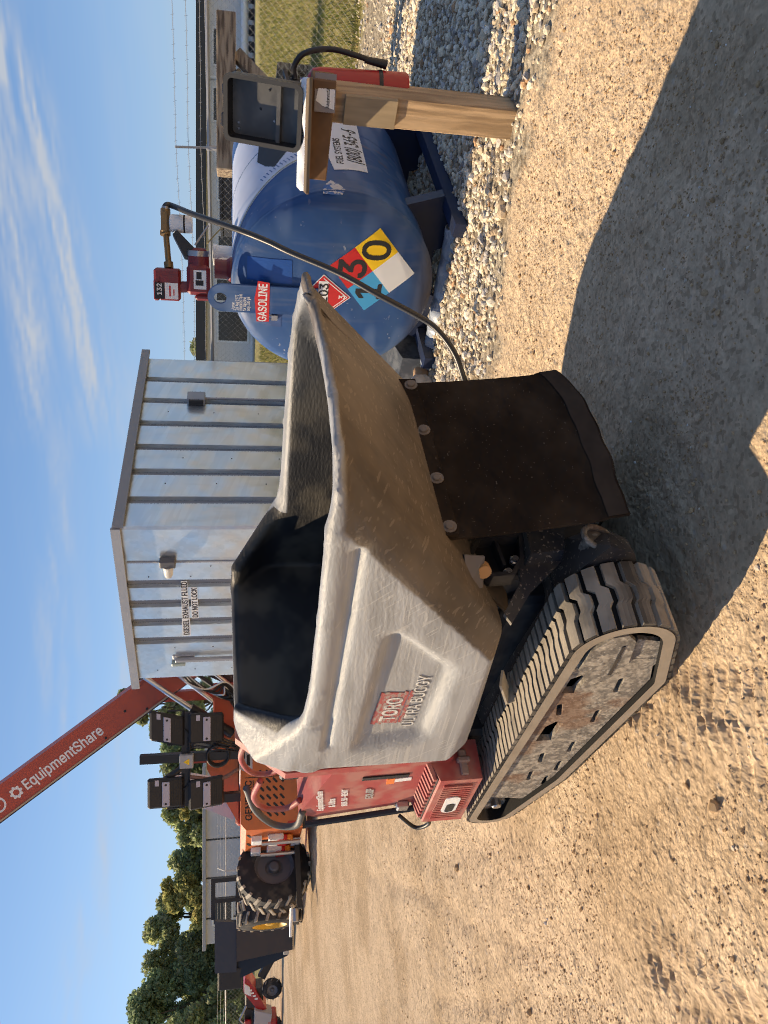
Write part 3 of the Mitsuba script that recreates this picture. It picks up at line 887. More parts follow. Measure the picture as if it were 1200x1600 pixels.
P0, P1 = flap_pt(uu, vv), flap_pt(uu, vv, -.009)
idx = np.arange(nu * nv).reshape(nu, nv)
q_ = np.stack([idx[:-1, :-1], idx[1:, :-1], idx[1:, 1:], idx[:-1, 1:]], -1).reshape(-1, 4)
q2 = q_[:, ::-1] + nu * nv
bnd = list(idx[:, 0]) + list(idx[-1, 1:]) + list(idx[-2::-1, -1]) + list(idx[0, -2:0:-1])
side = [[bnd[i], bnd[i - 1], bnd[i - 1] + nu * nv, bnd[i] + nu * nv] for i in range(len(bnd))]
qq = np.vstack([q_, q2, np.array(side)])
fm = trimesh.Trimesh(B(np.vstack([P0.reshape(-1, 3), P1.reshape(-1, 3)])), np.vstack([qq[:, [0, 1, 2]], qq[:, [0, 2, 3]]]), process=False)
fl = part(buggy, 'skirt_flap', fm, FLAP, smooth=40, label='black rubber skirt hanging below the tub')
cb = [tuple(flap_pt(np.array(u), np.array(v), o)) for u in (0.0, .5, 1.0) for v in (-.035, .11) for o in (.002, .016)]
part(fl, 'clamp_bar', hull([B(q) for q in cb]), FLAP)
hm = [flap_pt(np.array(u), np.array(v), o) for u in np.linspace(.004, .996, 30) for v in (.885, .985) for o in (.001, .004)]
hm = np.array(hm).reshape(30, 4, 3)
hf_ = []
for i in range(29):
    for a_, b_ in ((0, 1), (1, 3), (3, 2), (2, 0)):
        hf_.append([i * 4 + a_, i * 4 + b_, i * 4 + 4 + b_, i * 4 + 4 + a_])
hf_ += [[0, 1, 3, 2], [116, 118, 119, 117]]
hf_ = np.array(hf_)
part(fl, 'hem', trimesh.Trimesh(B(hm.reshape(-1, 3)), np.vstack([hf_[:, [0, 1, 2]], hf_[:, [0, 2, 3]]]), process=False), mat('skirt_hem_rubber', lambda p, n, uv: mix((0.016, 0.0105, 0.007), (0.040, 0.028, 0.019), fbm(p.x * 25, p.y * 25, p.z * 25)), 0.9), smooth=30, label='folded hem along the bottom of the skirt')
for u in (.045, .33, .64, .955):
    q = flap_pt(np.array(u), np.array(.07), .0165)
    bt = part(fl, 'bolt', lathe([(0, 0), (.019, 0), (.019, .0025), (.012, .0035), (.012, .008), (.009, .0095), (0, .0095)], B(q), BF * .98 + V(0, 0, .15), 12), mat('muddy_bolt', (0.15, 0.12, 0.095), 0.7) if u < .1 else 'muddy_bolt')

# --- rear: radiator housing, console, handles, operator platform
FRED = mat('faded_red_paint', lambda p, n, uv: mix((0.34, 0.055, 0.05), (0.37, 0.15, 0.12), smoothstep(0.35, 0.7, fbm(p.x * 12, p.y * 12, p.z * 12, 3))), 0.6)
rb = [(-1.46, -.05, .325), (-1.46, -.05, .495), (-.92, -.05, .37), (-.92, -.05, .53), (-1.46, .10, .33), (-1.46, .10, .56), (-.92, .10, .37), (-.92, .10, .59)]
rh = part(buggy, 'radiator_housing', hull([B(q) for q in rb]), FRED, label='faded red radiator housing with slatted grilles')
DARKGAP = mat('grille_gap', (0.03, 0.012, 0.012), 0.8)
for i in range(11):                     # sloping top: long slats across it
    s_ = -1.43 + i * .047
    za = .495 + (s_ + 1.46) * .065
    part(rh, 'slat', hull([B(q) for q in [(s_, -.038, za + .006), (s_ + .022, -.038, za + .008), (s_ + .075, .088, za + .062), (s_ + .053, .088, za + .060),
                                          (s_, -.038, za + .022), (s_ + .022, -.038, za + .024), (s_ + .075, .088, za + .078), (s_ + .053, .088, za + .076)]]), FRED)
part(rh, 'grille_backing', hull([B(q) for q in [(-1.45, -.042, .503), (-.93, -.042, .537), (-1.45, .095, .565), (-.93, .095, .595), (-1.45, -.042, .50), (-1.45, .095, .56)]]), DARKGAP)
part(rh, 'side_grille_backing', slab([(-1.40, .36), (-.98, .395), (-.98, .505), (-1.40, .475)], SP, .050, .053), DARKGAP)
for i in range(17):
    s_ = -1.395 + i * .0255
    part(rh, 'grille_bar', slab([(s_, .362 + (s_ + 1.4) * .08), (s_ + .013, .362 + (s_ + 1.4) * .08), (s_ + .013, .478 + (s_ + 1.4) * .07), (s_, .478 + (s_ + 1.4) * .07)], SP, .051, .058), FRED)
part(rh, 'oval_badge', slab(LineString([(-1.27, .425), (-1.13, .437)]).buffer(.030), SP, .057, .061), WHITE)
part(rh, 'badge_print', slab(LineString([(-1.27, .425), (-1.20, .431)]).buffer(.017), SP, .061, .063), INK)
part(rh, 'latch', [B(cbox((-.921, -.035, .42), (-.905, .06, .45), .004)), B(cbox((-.92, .01, .41), (-.895, .03, .46), .004))], mat('worn_latch', (0.3, 0.2, 0.17), 0.5))

con = [(-.93, .02, .55), (-1.40, .02, .52), (-1.52, .02, .98), (-1.46, .02, 1.06), (-1.22, .02, 1.0), (-.93, .02, .96),
       (-.93, .62, .55), (-1.40, .62, .52), (-1.52, .62, .98), (-1.46, .62, 1.06), (-1.22, .62, 1.0), (-.93, .62, .96)]
con = [(a, b, c - (.045 if c > .9 else 0)) for a, b, c in con]
cn = part(buggy, 'console', hull([B(q) for q in con]), FRED, label='dusty red rear console with stickers')
text(cn, 'EquipmentShare', .026, SP((-1.42, .915, -.018)), V(*(BF * 1.0)) + V(0, 0, .10), (0, 0, 1), WHITEINK, squeeze=.95)
text(cn, '& Ultra', .026, SP((-1.38, .87, -.018)), V(*BF) + V(0, 0, .10), (0, 0, 1), WHITEINK)
text(cn, '888 50-RENT', .024, SP((-1.38, .82, -.018)), V(*BF) + V(0, 0, .10), (0, 0, 1), WHITEINK)
text(cn, 'EQUIP', .030, SP((-1.30, .725, -.018)), V(*BF) + V(0, 0, .10), (0, 0, 1), GREYINK)
part(cn, 'warning_sticker', slab([(-1.10, .60), (-1.065, .605), (-1.08, .69), (-1.115, .685)], SP, -.02, -.017), WHITE)
part(cn, 'warning_sticker', slab([(-1.125, .665), (-1.065, .67), (-1.07, .70), (-1.13, .695)], SP, -.02, -.016), mat('sticker_orange', (0.75, 0.2, 0.04), 0.5))
part(cn, 'vent', slab([(-1.05, .62), (-1.02, .62), (-1.03, .80), (-1.06, .80)], SP, -.019, -.014), INK)
part(cn, 'black_trim', tube([B((-1.415, .0, .50)), B((-1.50, .0, .80)), B((-1.545, .0, .98))], .014, 8), BLACK)
part(cn, 'lamp', B(cbox((-1.42, -.01, .56), (-1.37, .02, .61), .005)), STEEL)
hd = part(buggy, 'handle_loop', tube(B(spline([(-1.40, .06, 1.01), (-1.50, .06, 1.06), (-1.48, .06, 1.15), (-1.32, .06, 1.2), (-1.12, .06, 1.18)], 8)), .0125, 10), FRED, smooth=True, label='bent red tube handle')
part(buggy, 'handle_loop', tube(B(spline([(-1.50, .26, 1.05), (-1.64, .26, 1.11), (-1.62, .26, 1.2), (-1.42, .26, 1.25), (-1.18, .26, 1.22)], 8)), .0125, 10), FRED, smooth=True, label='bent red tube handle')
part(buggy, 'grip_loop', tube(B(spline([(-1.42, .02, 1.00), (-1.55, .0, 1.02), (-1.585, .02, 1.11), (-1.46, .05, 1.19), (-1.32, .10, 1.23)], 8)), .0145, 10), mat('grey_grip', (0.1, 0.1, 0.095), 0.6), smooth=True, label='grey foam covered grip loop')
part(buggy, 'lever', tube([B((-1.35, .3, 1.0)), B((-1.42, .3, 1.16))], .012, 8), STEEL)
part(buggy, 'lever', tube([B((-1.30, .4, 1.0)), B((-1.36, .4, 1.15))], .012, 8), STEEL)
part(buggy, 'control_box', B(cbox((-1.45, .16, 1.0), (-1.22, .5, 1.09), .01)), BLACK)
rs = [(-.875, .02, .5), (-.875, .88, .5), (-.875, .0, 1.12), (-.875, .88, 1.14), (-.875, .14, 1.295), (-.875, .76, 1.30),
      (-.93, .02, .5), (-.93, .88, .5), (-.93, .0, 1.12), (-.93, .88, 1.14), (-.93, .14, 1.295), (-.93, .76, 1.30)]
part(buggy, 'back_shield', hull([B((a, b, c - .02)) for a, b, c in rs]), FRED, label='red shield behind the tub')
part(buggy, 'platform', [B(cbox((-1.95, .10, .20), (-1.42, .80, .23), .006)), B(cbox((-1.46, .12, .23), (-1.42, .78, .52), .01))], BLACK, label='black operator platform')
part(buggy, 'cable', tube(B(spline([(-1.44, -.02, .50), (-1.56, -.03, .44), (-1.66, -.02, .48), (-1.60, .02, .56)], 6)), .009, 8), BLACK, smooth=True)
part(buggy, 'engine_block', B(cbox((-1.38, .12, .3), (-.92, .78, .56), .02)), DKSTEEL)

# ---------------------------------------------------------------- the blue fuel tank
TA = unit(V(.75, .66, 0))                    # the tank's axis, away from its visible end
TR = V(TA[1], -TA[0], 0)
TC0, TRAD, TLEN = V(1.30, 4.5, .70), .59, 1.68
CP = Frame(TC0, TR, (0, 0, 1), -TA)          # its end: x to the right as seen, y up, z towards the viewer


def tank_color(p, n, uv):
    b = fbm(p.x * 6, p.y * 6, p.z * 6, 4)
    c = mix((0.026, 0.078, 0.225), (0.038, 0.092, 0.225), smoothstep(0.3, 0.7, b))
    c = mix(c, (0.13, 0.17, 0.26), smoothstep(0.52, 0.72, fbm(p.x * 22, p.y * 22, p.z * 1.6, 3)) * 0.30)
    c = mix(c, (0.16, 0.11, 0.07), smoothstep(0.66, 0.76, fbm(p.x * 16 + 4, p.y * 16, p.z * 2.2, 3)) * smoothstep(1.2, 0.3, p.z) * 0.35)
    chip = smoothstep(0.735, 0.77, fbm(p.x * 34, p.y * 34, p.z * 34, 4)) * smoothstep(0.5, 0.7, fbm(p.x * 3, p.y * 3, p.z * 3))
    c = mix(c, (0.16, 0.24, 0.4), smoothstep(0.5, 0.75, noise(p.x * 3, p.y * 3, p.z * 11)) * 0.35)
    c = mix(c, (0.06, 0.045, 0.04), smoothstep(0.30, 0.12, p.z) * (0.4 + 0.5 * b))
    return mix(c, (0.45, 0.47, 0.5), chip * 0.5)


TANKP = mat('tank_blue_paint', tank_color, 0.5, spec=0.25, bump=lambda p, n, uv: fbm(p.x * 5, p.y * 5, p.z * 5, 3), bump_scale=0.006, eps=4e-3)
PATCH = mat('fresh_blue_paint', (0.015, 0.075, 0.30), 0.35)
DKBLUE = mat('dark_blue_paint', lambda p, n, uv: mix((0.006, 0.018, 0.07), (0.02, 0.025, 0.04), fbm(p.x * 12, p.y * 12, p.z * 12)), 0.5)
tank = thing('fuel_tank', 'big blue horizontal steel gasoline tank with hazard diamonds on its end, standing on gravel', 'fuel tank')
R_ = TRAD
prof = [(0, -.052), (.15, -.050), (.30, -.043), (.43, -.030), (.52, -.012), (.565, .006), (.585, .03), (R_, .05), (R_, TLEN - .05), (.585, TLEN - .03), (.565, TLEN), (.43, TLEN + .03), (.3, TLEN + .043), (0, TLEN + .052)]
part(tank, 'shell', lathe(prof, TC0, TA, 96), TANKP, smooth=30, label='blue painted tank shell, scuffed and chipped')
part(tank, 'end_weld', lathe([(R_ - .004, .035), (R_ + .004, .040), (R_ + .005, .047), (R_ - .003, .053)], TC0, TA, 96), TANKP, smooth=True)
part(tank, 'seam_weld', lathe([(R_ - .004, .82), (R_ + .003, .826), (R_ + .003, .834), (R_ - .004, .84)], TC0, TA, 96), TANKP, smooth=True)
for a in (.32, 1.36):
    o = TC0 + TA * a
    f_ = Frame((o[0], o[1], 0), TR, (0, 0, 1), -TA)
    leg = Polygon([(-.50, .0), (.50, .0), (.50, .06), (.42, .30), (-.42, .30), (-.50, .06)]).difference(Point(0, .70).buffer(.588, 48)).difference(Polygon([(-.22, -.1), (.22, -.1), (.15, .07), (-.15, .07)]))
    part(tank, 'leg', slab(leg, f_, -.04, .04), DKBLUE)
part(tank, 'skid_rail', beam(f_((.46, .04, .02)), Frame(TC0 * V(1, 1, 0) - TA * .05, TR, (0, 0, 1), -TA)((.46, .04, 0)), .08, .07), DKBLUE)
part(tank, 'skid_rail', beam(f_((-.46, .04, .02)), Frame(TC0 * V(1, 1, 0) - TA * .05, TR, (0, 0, 1), -TA)((-.46, .04, 0)), .08, .07), DKBLUE)


def cap_z(x, y):
    rr = np.interp(math.hypot(x, y), [q[0] for q in prof[:8]], [-q[1] for q in prof[:8]])
    return rr


def on_cap(parent, name, poly, off, thick, bsdf, label=None, res=.03):
    """a thin print following the dished end"""
    poly = Polygon(poly) if not hasattr(poly, 'geom_type') else poly
    m_ = slab(poly, WORLD, 0, thick)
    return part(parent, name, bend_cap(m_, off, res), bsdf, smooth=False, label=label)


def bend_cap(m_, off, res=.03):
    m_ = m_.copy()
    v, f = trimesh.remesh.subdivide_to_size(m_.vertices, m_.faces, res)
    v = np.array(v)
    rr = np.hypot(v[:, 0], v[:, 1])
    v[:, 2] += off + np.interp(rr, [q[0] for q in prof[:8]], [-q[1] for q in prof[:8]])
    return trimesh.Trimesh(CP(v), f, process=False)


def cap_text(parent, words, h, x, y, bsdf, ang=0.0, squeeze=1.0, off=.004, bold=True, name='lettering'):
    m_ = meshkit.text_mesh(words, h, .001, bold)
    m_.apply_scale((squeeze, 1, 1))
    b = m_.bounds
    m_.apply_translation((-(b[0][0] + b[1][0]) / 2, -(b[0][1] + b[1][1]) / 2, 0))
    m_.apply_transform(trimesh.transformations.rotation_matrix(ang, (0, 0, 1)))
    m_.apply_translation((x, y, 0))
    return part(parent, name, bend_cap(m_, off, .04), bsdf)


# four-coloured hazard diamond
A_, B_, C_, D_ = V(.200, .045), V(.430, -.215), V(.165, -.455), V(-.085, -.185)
cen = (A_ + B_ + C_ + D_) / 4
quads = {'red': (A_, cen, REDINK), 'yellow': (B_, cen, YELLOWINK), 'white': (C_, cen, WHITE), 'blue': (D_, cen, BLUEINK)}
mid = lambda a, b: (a + b) / 2
hz = on_cap(tank, 'hazard_diamond', [tuple(q) for q in (A_, D_, C_, B_)], .001, .0015, WHITE, 'four coloured hazard diamond')
for nm, q, bs in (('red_field', [A_, mid(A_, D_), cen, mid(A_, B_)], REDINK), ('yellow_field', [B_, mid(B_, A_), cen, mid(B_, C_)], YELLOWINK), ('blue_field', [D_, mid(D_, C_), cen, mid(D_, A_)], BLUEINK)):
    on_cap(hz, nm, [tuple(a) for a in q], .0028, .001, bs)
on_cap(hz, 'white_field', [tuple(a) for a in (C_, mid(C_, B_), cen, mid(C_, D_))], .0028, .001, WHITE)
cap_text(hz, '3', .155, *(.5 * (A_ + cen) + V(0, -.005)), INK)
cap_text(hz, '0', .155, *(.5 * (B_ + cen)), INK)
cap_text(hz, '1', .145, *(.5 * (D_ + cen)), INK)
# red flammable placard
a0, b0_, c0_, d0 = V(.03, .150), V(.135, .085), V(.02, -.105), V(-.15, .0)
pl_ = on_cap(tank, 'flammable_placard', [tuple(q) for q in (V(.0, .185), V(.14, .075), V(.0, -.095), V(-.14, .055))], .001, .0015, WHITE, 'red diamond placard')
on_cap(pl_, 'red_field', [tuple(q) for q in (V(.0, .177), V(.133, .075), V(.0, -.087), V(-.133, .055))], .0028, .001, REDINK)
on_cap(pl_, 'number_panel', [(-.098, .035), (.098, .045), (.098, .100), (-.098, .092)], .004, .001, WHITE)
cap_text(pl_, '1203', .050, 0, .068, INK, off=.0055)
cap_text(pl_, '3', .034, 0, -.042, WHITEINK, off=.0045)
on_cap(pl_, 'white_line', LineString([(-.115, .052), (0, -.072), (.115, .072)]).buffer(.0025), .004, .001, WHITE)
# blue tab plate with hole and hand-written note
tabz = .06
tab = Polygon([(-.130, .10), (.050, .10), (.050, .635)] + [(-.04 + .09 * math.cos(t), .635 + .09 * math.sin(t)) for t in np.linspace(0, math.pi, 14)[1:-1]] + [(-.130, .635)]).difference(Point(-.042, .655).buffer(.036))
tabm = part(tank, 'tab_plate', slab(tab, CP, .055, .067), TANKP, label='blue upright tab plate with a round hole and white handwriting')
for i, w_ in enumerate(('June', '1st Aug 1972', 'chemical Tank', 'for Gasoline', 'only 300 gal')):
    m_ = meshkit.text_mesh(w_, .019, .001, False)
    m_.apply_scale((.62 if i else .9, 1, 1))
    part(tabm, 'handwriting', Frame(CP((-.118, .575 - i * .022, .0672)), TR, V(0, 0, 1), -TA)(m_), WHITEINK)
gs_ = part(tank, 'gasoline_label', slab([(-.185, .375), (.075, .378), (.085, .445), (-.03, .462), (-.185, .448)], CP, .0675, .069), REDINK, label='red GASOLINE label')
m_ = meshkit.text_mesh('GASOLINE', .048, .001, True)
m_.apply_scale((.25 / (m_.bounds[1][0] - m_.bounds[0][0]), 1, 1))
m_.apply_translation((-m_.bounds[0][0], 0, 0))
part(gs_, 'lettering', Frame(CP((-.182, .392, .069)), TR, V(0, 0, 1), -TA)(m_), WHITE)
on_cap(tank, 'repainted_patch', [(.062, .25), (.21, .26), (.20, .505), (.06, .505)], .0012, .001, PATCH, 'darker blue repainted rectangle')
on_cap(tank, 'worn_label', [(-.24, .30), (-.14, .30), (-.14, .40), (-.24, .40)], .0012, .001, mat('worn_label_paint', (0.03, 0.07, 0.2), 0.5))
part(tank, 'padlock', [slab([(-.185, .325), (-.150, .325), (-.150, .36), (-.185, .36)], CP, .035, .055), tube([CP((-.18, .36, .045)), CP((-.18, .385, .05)), CP((-.156, .385, .05)), CP((-.156, .36, .045))], .004, 6)], STEEL)


# prints wrapped round the shell: x along the axis, angle up from level on the viewer's side
def wrap(m_, off, res=.04):
    v, f = trimesh.remesh.subdivide_to_size(m_.vertices, m_.faces, res)
    v = np.array(v)
    th = v[:, 1] / TRAD
    rad = TRAD + off + v[:, 2]
    return trimesh.Trimesh(TC0 + v[:, :1] * TA + (rad * np.cos(th))[:, None] * TR + (rad * np.sin(th))[:, None] * V(0, 0, 1), f, process=False)


def arc(pts):
    return [(a, math.radians(t) * TRAD) for a, t in pts]


PALE = mat('pale_decal', lambda p, n, uv: mix((0.50, 0.56, 0.68), (0.42, 0.46, 0.56), fbm(p.x * 8, p.y * 8, p.z * 8)), 0.5)
dc = part(tank, 'decal', wrap(slab(arc([(.20, 82), (.24, 66), (.30, 54), (.36, 42), (.42, 30), (.46, 18), (.48, 6), (1.35, 6), (1.35, 82)]), WORLD, 0, .001), .001), PALE, label='pale blue-white company decal')
part(dc, 'swoosh', wrap(slab(arc([(.50, 36), (.58, 42), (.72, 48), (.92, 46), (1.15, 38), (1.15, 14), (.98, 12), (.82, 16), (.66, 24)]), WORLD, 0, .001), .0025), INK)
part(dc, 'swoosh_line', wrap(slab(LineString(arc([(.23, 70), (.30, 56), (.37, 43), (.43, 31), (.475, 18)])).buffer(.004), WORLD, 0, .001), .0025), mat('olive_ink', (0.25, 0.26, 0.12), 0.6))
for i in range(16):
    t = i / 15
    a, th = .40 + .10 * t + (.22 if t > .7 else 0) * 0, 44 - 34 * t
    part(dc, 'tick_print', wrap(slab(arc([(a + .03, th), (a + .034, th + .8), (a + .075, th + 2.5), (a + .071, th + 1.6)]), WORLD, 0, .001), .0025), mat('decal_blue', (0.06, 0.12, 0.3), 0.6) if i == 0 else 'decal_blue')
pn = part(tank, 'phone_panel', wrap(slab(arc([(.28, 3), (.33, -16.5), (1.02, -16.5), (1.02, 5), (.45, 5)]), WORLD, 0, .001), .0022), mat('panel_white', (0.62, 0.63, 0.66), 0.5), label='white strip with a telephone number')
m_ = meshkit.text_mesh('(800) 345-6', .085, .001, True)
m_.apply_scale((.62, 1, 1))
m_.apply_translation((.40, math.radians(-14) * TRAD, 0))
part(pn, 'lettering', wrap(m_, .0035, .05), INK)
m_ = meshkit.text_mesh('FUEL SYSTEMS', .04, .001, True)
m_.apply_scale((.8, 1, 1))
m_.apply_translation((.36, math.radians(-3) * TRAD, 0))
part(pn, 'lettering', wrap(m_, .0035, .05), INK)
SCRAPE = mat('scraped_paint', lambda p, n, uv: mix((0.035, 0.115, 0.33), (0.52, 0.50, 0.48), smoothstep(0.44, 0.56, fbm(p.x * 40, p.y * 40, p.z * 40, 3))), 0.6)
part(tank, 'scrape', wrap(slab(arc([(.02, 11), (.10, 10), (.16, 6), (.12, 2), (.06, -1), (.0, 1), (-.0, 6)]), WORLD, 0, .0008), .0008), SCRAPE)

# ---------------------------------------------------------------- the pump on top
pump = thing('fuel_pump', 'dark red fuel pump with meter and white filter on top of the blue tank', 'fuel pump')
PRED = mat('pump_red_paint', lambda p, n, uv: mix((0.20, 0.016, 0.02), (0.13, 0.016, 0.02), fbm(p.x * 30, p.y * 30, p.z * 30)), 0.4, coat=0.2)
px = V(.94, -.34, 0)                        # along the pump's face
pd = V(-.34, -.94, 0)                       # out of its face
PF = Frame((1.33, 4.62, 1.30), px, (0, 0, 1), pd)
pb = part(pump, 'base', [lathe([(.07, 0), (.07, .03), (.055, .05), (.055, .12), (0, .12)], (1.43, 4.62, 1.27), (0, 0, 1), 20)], PRED, smooth=35)
part(pump, 'body', [PF(cbox((-.055, .115, -.07), (.115, .245, .07), .02)), PF(cbox((-.085, .11, -.06), (-.05, .20, .06), .012)), lathe([(0, -.10), (.055, -.10), (.06, -.09), (.06, .10), (0, .10)], PF((.06, .18, 0)), px, 20),
                    PF(cbox((.11, .135, -.04), (.205, .215, .04), .012))], PRED, smooth=30, label='dark red pump body')
part(pump, 'motor_band', lathe([(.0615, .10), (.0615, .13), (.0, .13), (.0, .1)], PF((.06, .18, 0)), px, 20), STEEL, smooth=35)
bl = part(pump, 'body_label', PF(cbox((-.02, .135, .0705), (.085, .205, .0725))), WHITE)
part(bl, 'label_print', [PF(cbox((.0, .15, .0725), (.03, .195, .0735))), PF(cbox((.035, .16, .0725), (.075, .19, .0735)))], INK)
part(pump, 'neck', rod(PF((-.015, .24, 0)), PF((-.02, .30, 0)), .032, 16), PRED, smooth=35)
mt = part(pump, 'meter', [PF(cbox((-.095, .285, -.06), (.045, .40, .05), .008)), PF(cbox((.0, .282, -.07), (.082, .43, .045), .012)), PF(cbox((-.098, .40, -.055), (.02, .432, .045), .008))], PRED, smooth=30, label='red flow meter with black counter')
part(mt, 'meter_plate', PF(cbox((-.085, .295, .0505), (.005, .368, .0525))), WHITE)
part(mt, 'plate_print', [PF(cbox((-.07, .335, .0525), (-.01, .345, .0535))), PF(cbox((-.065, .315, .0525), (-.03, .322, .0535)))], mat('plate_red', (0.5, 0.05, 0.05), 0.5))
ct = part(mt, 'counter', PF(cbox((-.085, .372, .0505), (.005, .425, .0545))), INK)
for i, ch_ in enumerate('1 3 2'.split()):
    m_ = meshkit.text_mesh(ch_, .026, .001, True)
    part(ct, 'digit', Frame(PF((-.068 + i * .023, .386, .0547)), px, (0, 0, 1), pd)(m_), WHITEINK)
part(pump, 'pipe', [rod((1.425, 4.60, 1.648), (1.61, 4.60, 1.664), .017, 14), rod((1.41, 4.60, 1.647), (1.445, 4.60, 1.65), .026, 12)], BRASS, smooth=35)
part(pump, 'filter_head', [cbox((1.605, 4.565, 1.645), (1.735, 4.635, 1.69), .012), rod((1.60, 4.60, 1.667), (1.625, 4.60, 1.667), .03, 12), rod((1.715, 4.60, 1.667), (1.75, 4.60, 1.667), .028, 12)], BRASS, smooth=30)
part(pump, 'filter', lathe([(0, 0), (.046, 0), (.050, .006), (.050, .115), (.046, .125), (.03, .13), (0, .13)], (1.672, 4.60, 1.515), (0, 0, 1), 24), WHITE, smooth=35, label='white spin-on filter canister')
part(pump, 'filter_print', [lathe([(.0503, .04), (.0508, .04), (.0508, .05), (.0503, .05)], (1.672, 4.60, 1.515), (0, 0, 1), 24)], INK)
part(pump, 'nozzle_holder', hull([(1.475, 4.57, 1.505), (1.525, 4.57, 1.50), (1.475, 4.57, 1.56), (1.60, 4.57, 1.625), (1.625, 4.57, 1.60), (1.475, 4.63, 1.505), (1.525, 4.63, 1.50), (1.475, 4.63, 1.56), (1.60, 4.63, 1.625), (1.625, 4.63, 1.60)]), BLACK, label='black nozzle boot')
part(pump, 'switch_lever', rod((1.555, 4.60, 1.50), (1.68, 4.62, 1.425), .006, 8), STEEL)
part(pump, 'ground_wire', tube(spline([(1.57, 4.6, 1.43), (1.66, 4.62, 1.36), (1.72, 4.66, 1.30)], 5), .004, 6), mat('tan_wire', (0.3, 0.24, 0.1), 0.6))
vc = part(pump, 'vent_cap', lathe([(.055, 0), (.055, .10), (.062, .105), (.062, .125), (.0, .13)], (1.545, 4.72, 1.275), (0, 0, 1), 20), WHITE, smooth=35, label='white vent cap')

hose_pts = [(1.745, 4.60, 1.676), (1.772, 4.592, 1.66), (1.765, 4.585, 1.62), (1.667, 4.42, 1.508), (1.565, 4.25, 1.365), (1.483, 4.13, 1.230), (1.42, 4.08, 1.098), (1.361, 4.05, .983), (1.253, 4.0, .736), (1.147, 3.98, .535),
            (1.045, 4.0, .305), (.981, 4.0, .205), (.868, 4.02, .105), (.746, 4.08, .035), (.68, 4.08, .016), (.55, 4.0, .015), (.35, 3.85, .016), (.1, 3.75, .016), (-.2, 3.8, .016)]
hs = thing('fuel_hose', 'black rubber fuel hose curving from the pump down across the tank end to the gravel', 'hose')
part(hs, 'rubber_line', tube(spline(hose_pts, 8), .0165, 12), mat('hose_rubber', (0.035, 0.034, 0.033), 0.38, spec=0.5), smooth=True)
part(hs, 'hose_fitting', rod((1.725, 4.60, 1.667), (1.762, 4.592, 1.664), .023, 12), STEEL, smooth=35)

# ---------------------------------------------------------------- round the tank's foot
rock((1.80, 4.40, .035), (.09, .07, .075), ORROCK, 'larger orange rock of the pair by the tank leg', 3)
rock((1.735, 4.49, .03), (.075, .07, .06), ORROCK, 'smaller orange rock of the pair by the tank leg', 4)
rock((.90, 5.0, .05), (.15, .12, .11), ORROCK, 'orange rock behind the skirt at the left foot of the tank', 5)
LINER = mat('liner_plastic', lambda p, n, uv: mix((0.40, 0.47, 0.58), (0.25, 0.28, 0.34), fbm(p.x * 20, p.y * 20, p.z * 20)), 0.35)
q0, q1 = V(.86, 5.08, 0), V(1.66, 4.34, 0)
d_ = unit(q1 - q0)
pts = []
for i in range(26):
    t = i / 25
    b = q0 + (q1 - q0) * t
    nrm_ = V(d_[1], -d_[0], 0)
    wv = .012 * math.sin(i * 2.1) + .01 * math.sin(i * 5.3)
    pts.append([b + nrm_ * (.03 + wv), b + nrm_ * wv + V(0, 0, .045 + wv), b - nrm_ * (.05 - wv) + V(0, 0, .05 + .5 * wv), b - nrm_ * .12 + V(0, 0, .0)])
pts = np.array(pts)
idx = np.arange(26 * 4).reshape(26, 4)
q_ = np.stack([idx[:-1, :-1], idx[1:, :-1], idx[1:, 1:], idx[:-1, 1:]], -1).reshape(-1, 4)
single('tank_liner', trimesh.Trimesh(pts.reshape(-1, 3), np.vstack([q_[:, [0, 1, 2]], q_[:, [0, 2, 3]]]), process=False), LINER, 'crumpled blue-white plastic liner edge along the foot of the tank', 'plastic liner', smooth=True)
SLATE = mat('slate_sheet', lambda p, n, uv: mix((0.055, 0.065, 0.08), (0.13, 0.14, 0.15), smoothstep(0.4, 0.7, fbm(p.x * 16, p.y * 16, p.z * 16, 4))), 0.7)
single('concrete_block', hull([(.70, 5.25, 0), (1.02, 5.00, 0), (1.42, 5.45, 0), (1.1, 5.75, 0), (.72, 5.27, .20), (1.03, 5.02, .17), (1.42, 5.46, .28), (1.1, 5.74, .30)]), SLATE, 'dark slate grey block beneath the left side of the tank', 'concrete block')
rock((.80, 4.88, .08), (.22, .16, .17), GRROCK, 'grey stone at the left of the tank, beside the buggy nose', 8)

# ---------------------------------------------------------------- post with shelf, tray and extinguisher
post = thing('wooden_post', 'square wooden post with cross block and white shelf board, at the gravel edge', 'post')
PX = Frame((1.845, 3.42, 0), BF, BW)
part(post, 'upright', PX(cbox((-.068, -.068, -.2), (.068, .068, .86), .004)), WOOD)
part(post, 'block', PX(cbox((-.060, -.092, .565), (.066, -.068, .80), .002)), mat('old_block_wood', lambda p, n, uv: mix((0.36, 0.28, 0.18), (0.2, 0.15, 0.09), fbm(p.x * 50, p.y * 50, p.z * 6)), 0.85))
part(post, 'cross_block', beam((1.575, 3.58, .91), (1.87, 3.28, .90), .12, .10, c=.004), mat('dark_block_wood', lambda p, n, uv: mix((0.20, 0.11, 0.05), (0.10, 0.055, 0.03), fbm(p.x * 22, p.y * 22, p.z * 22)), 0.8))
part(post, 'shelf_board', beam((1.46, 3.50, .965), (1.86, 3.30, .968), .34, .016, c=.003), mat('brown_board', (0.15, 0.11, 0.07), 0.8))
lp = np.linspace(0, 1, 24)
a_, b_ = V(1.44, 3.45, .981), V(1.85, 3.27, .981)
sn = V(.44, .90, 0)
vv_ = []
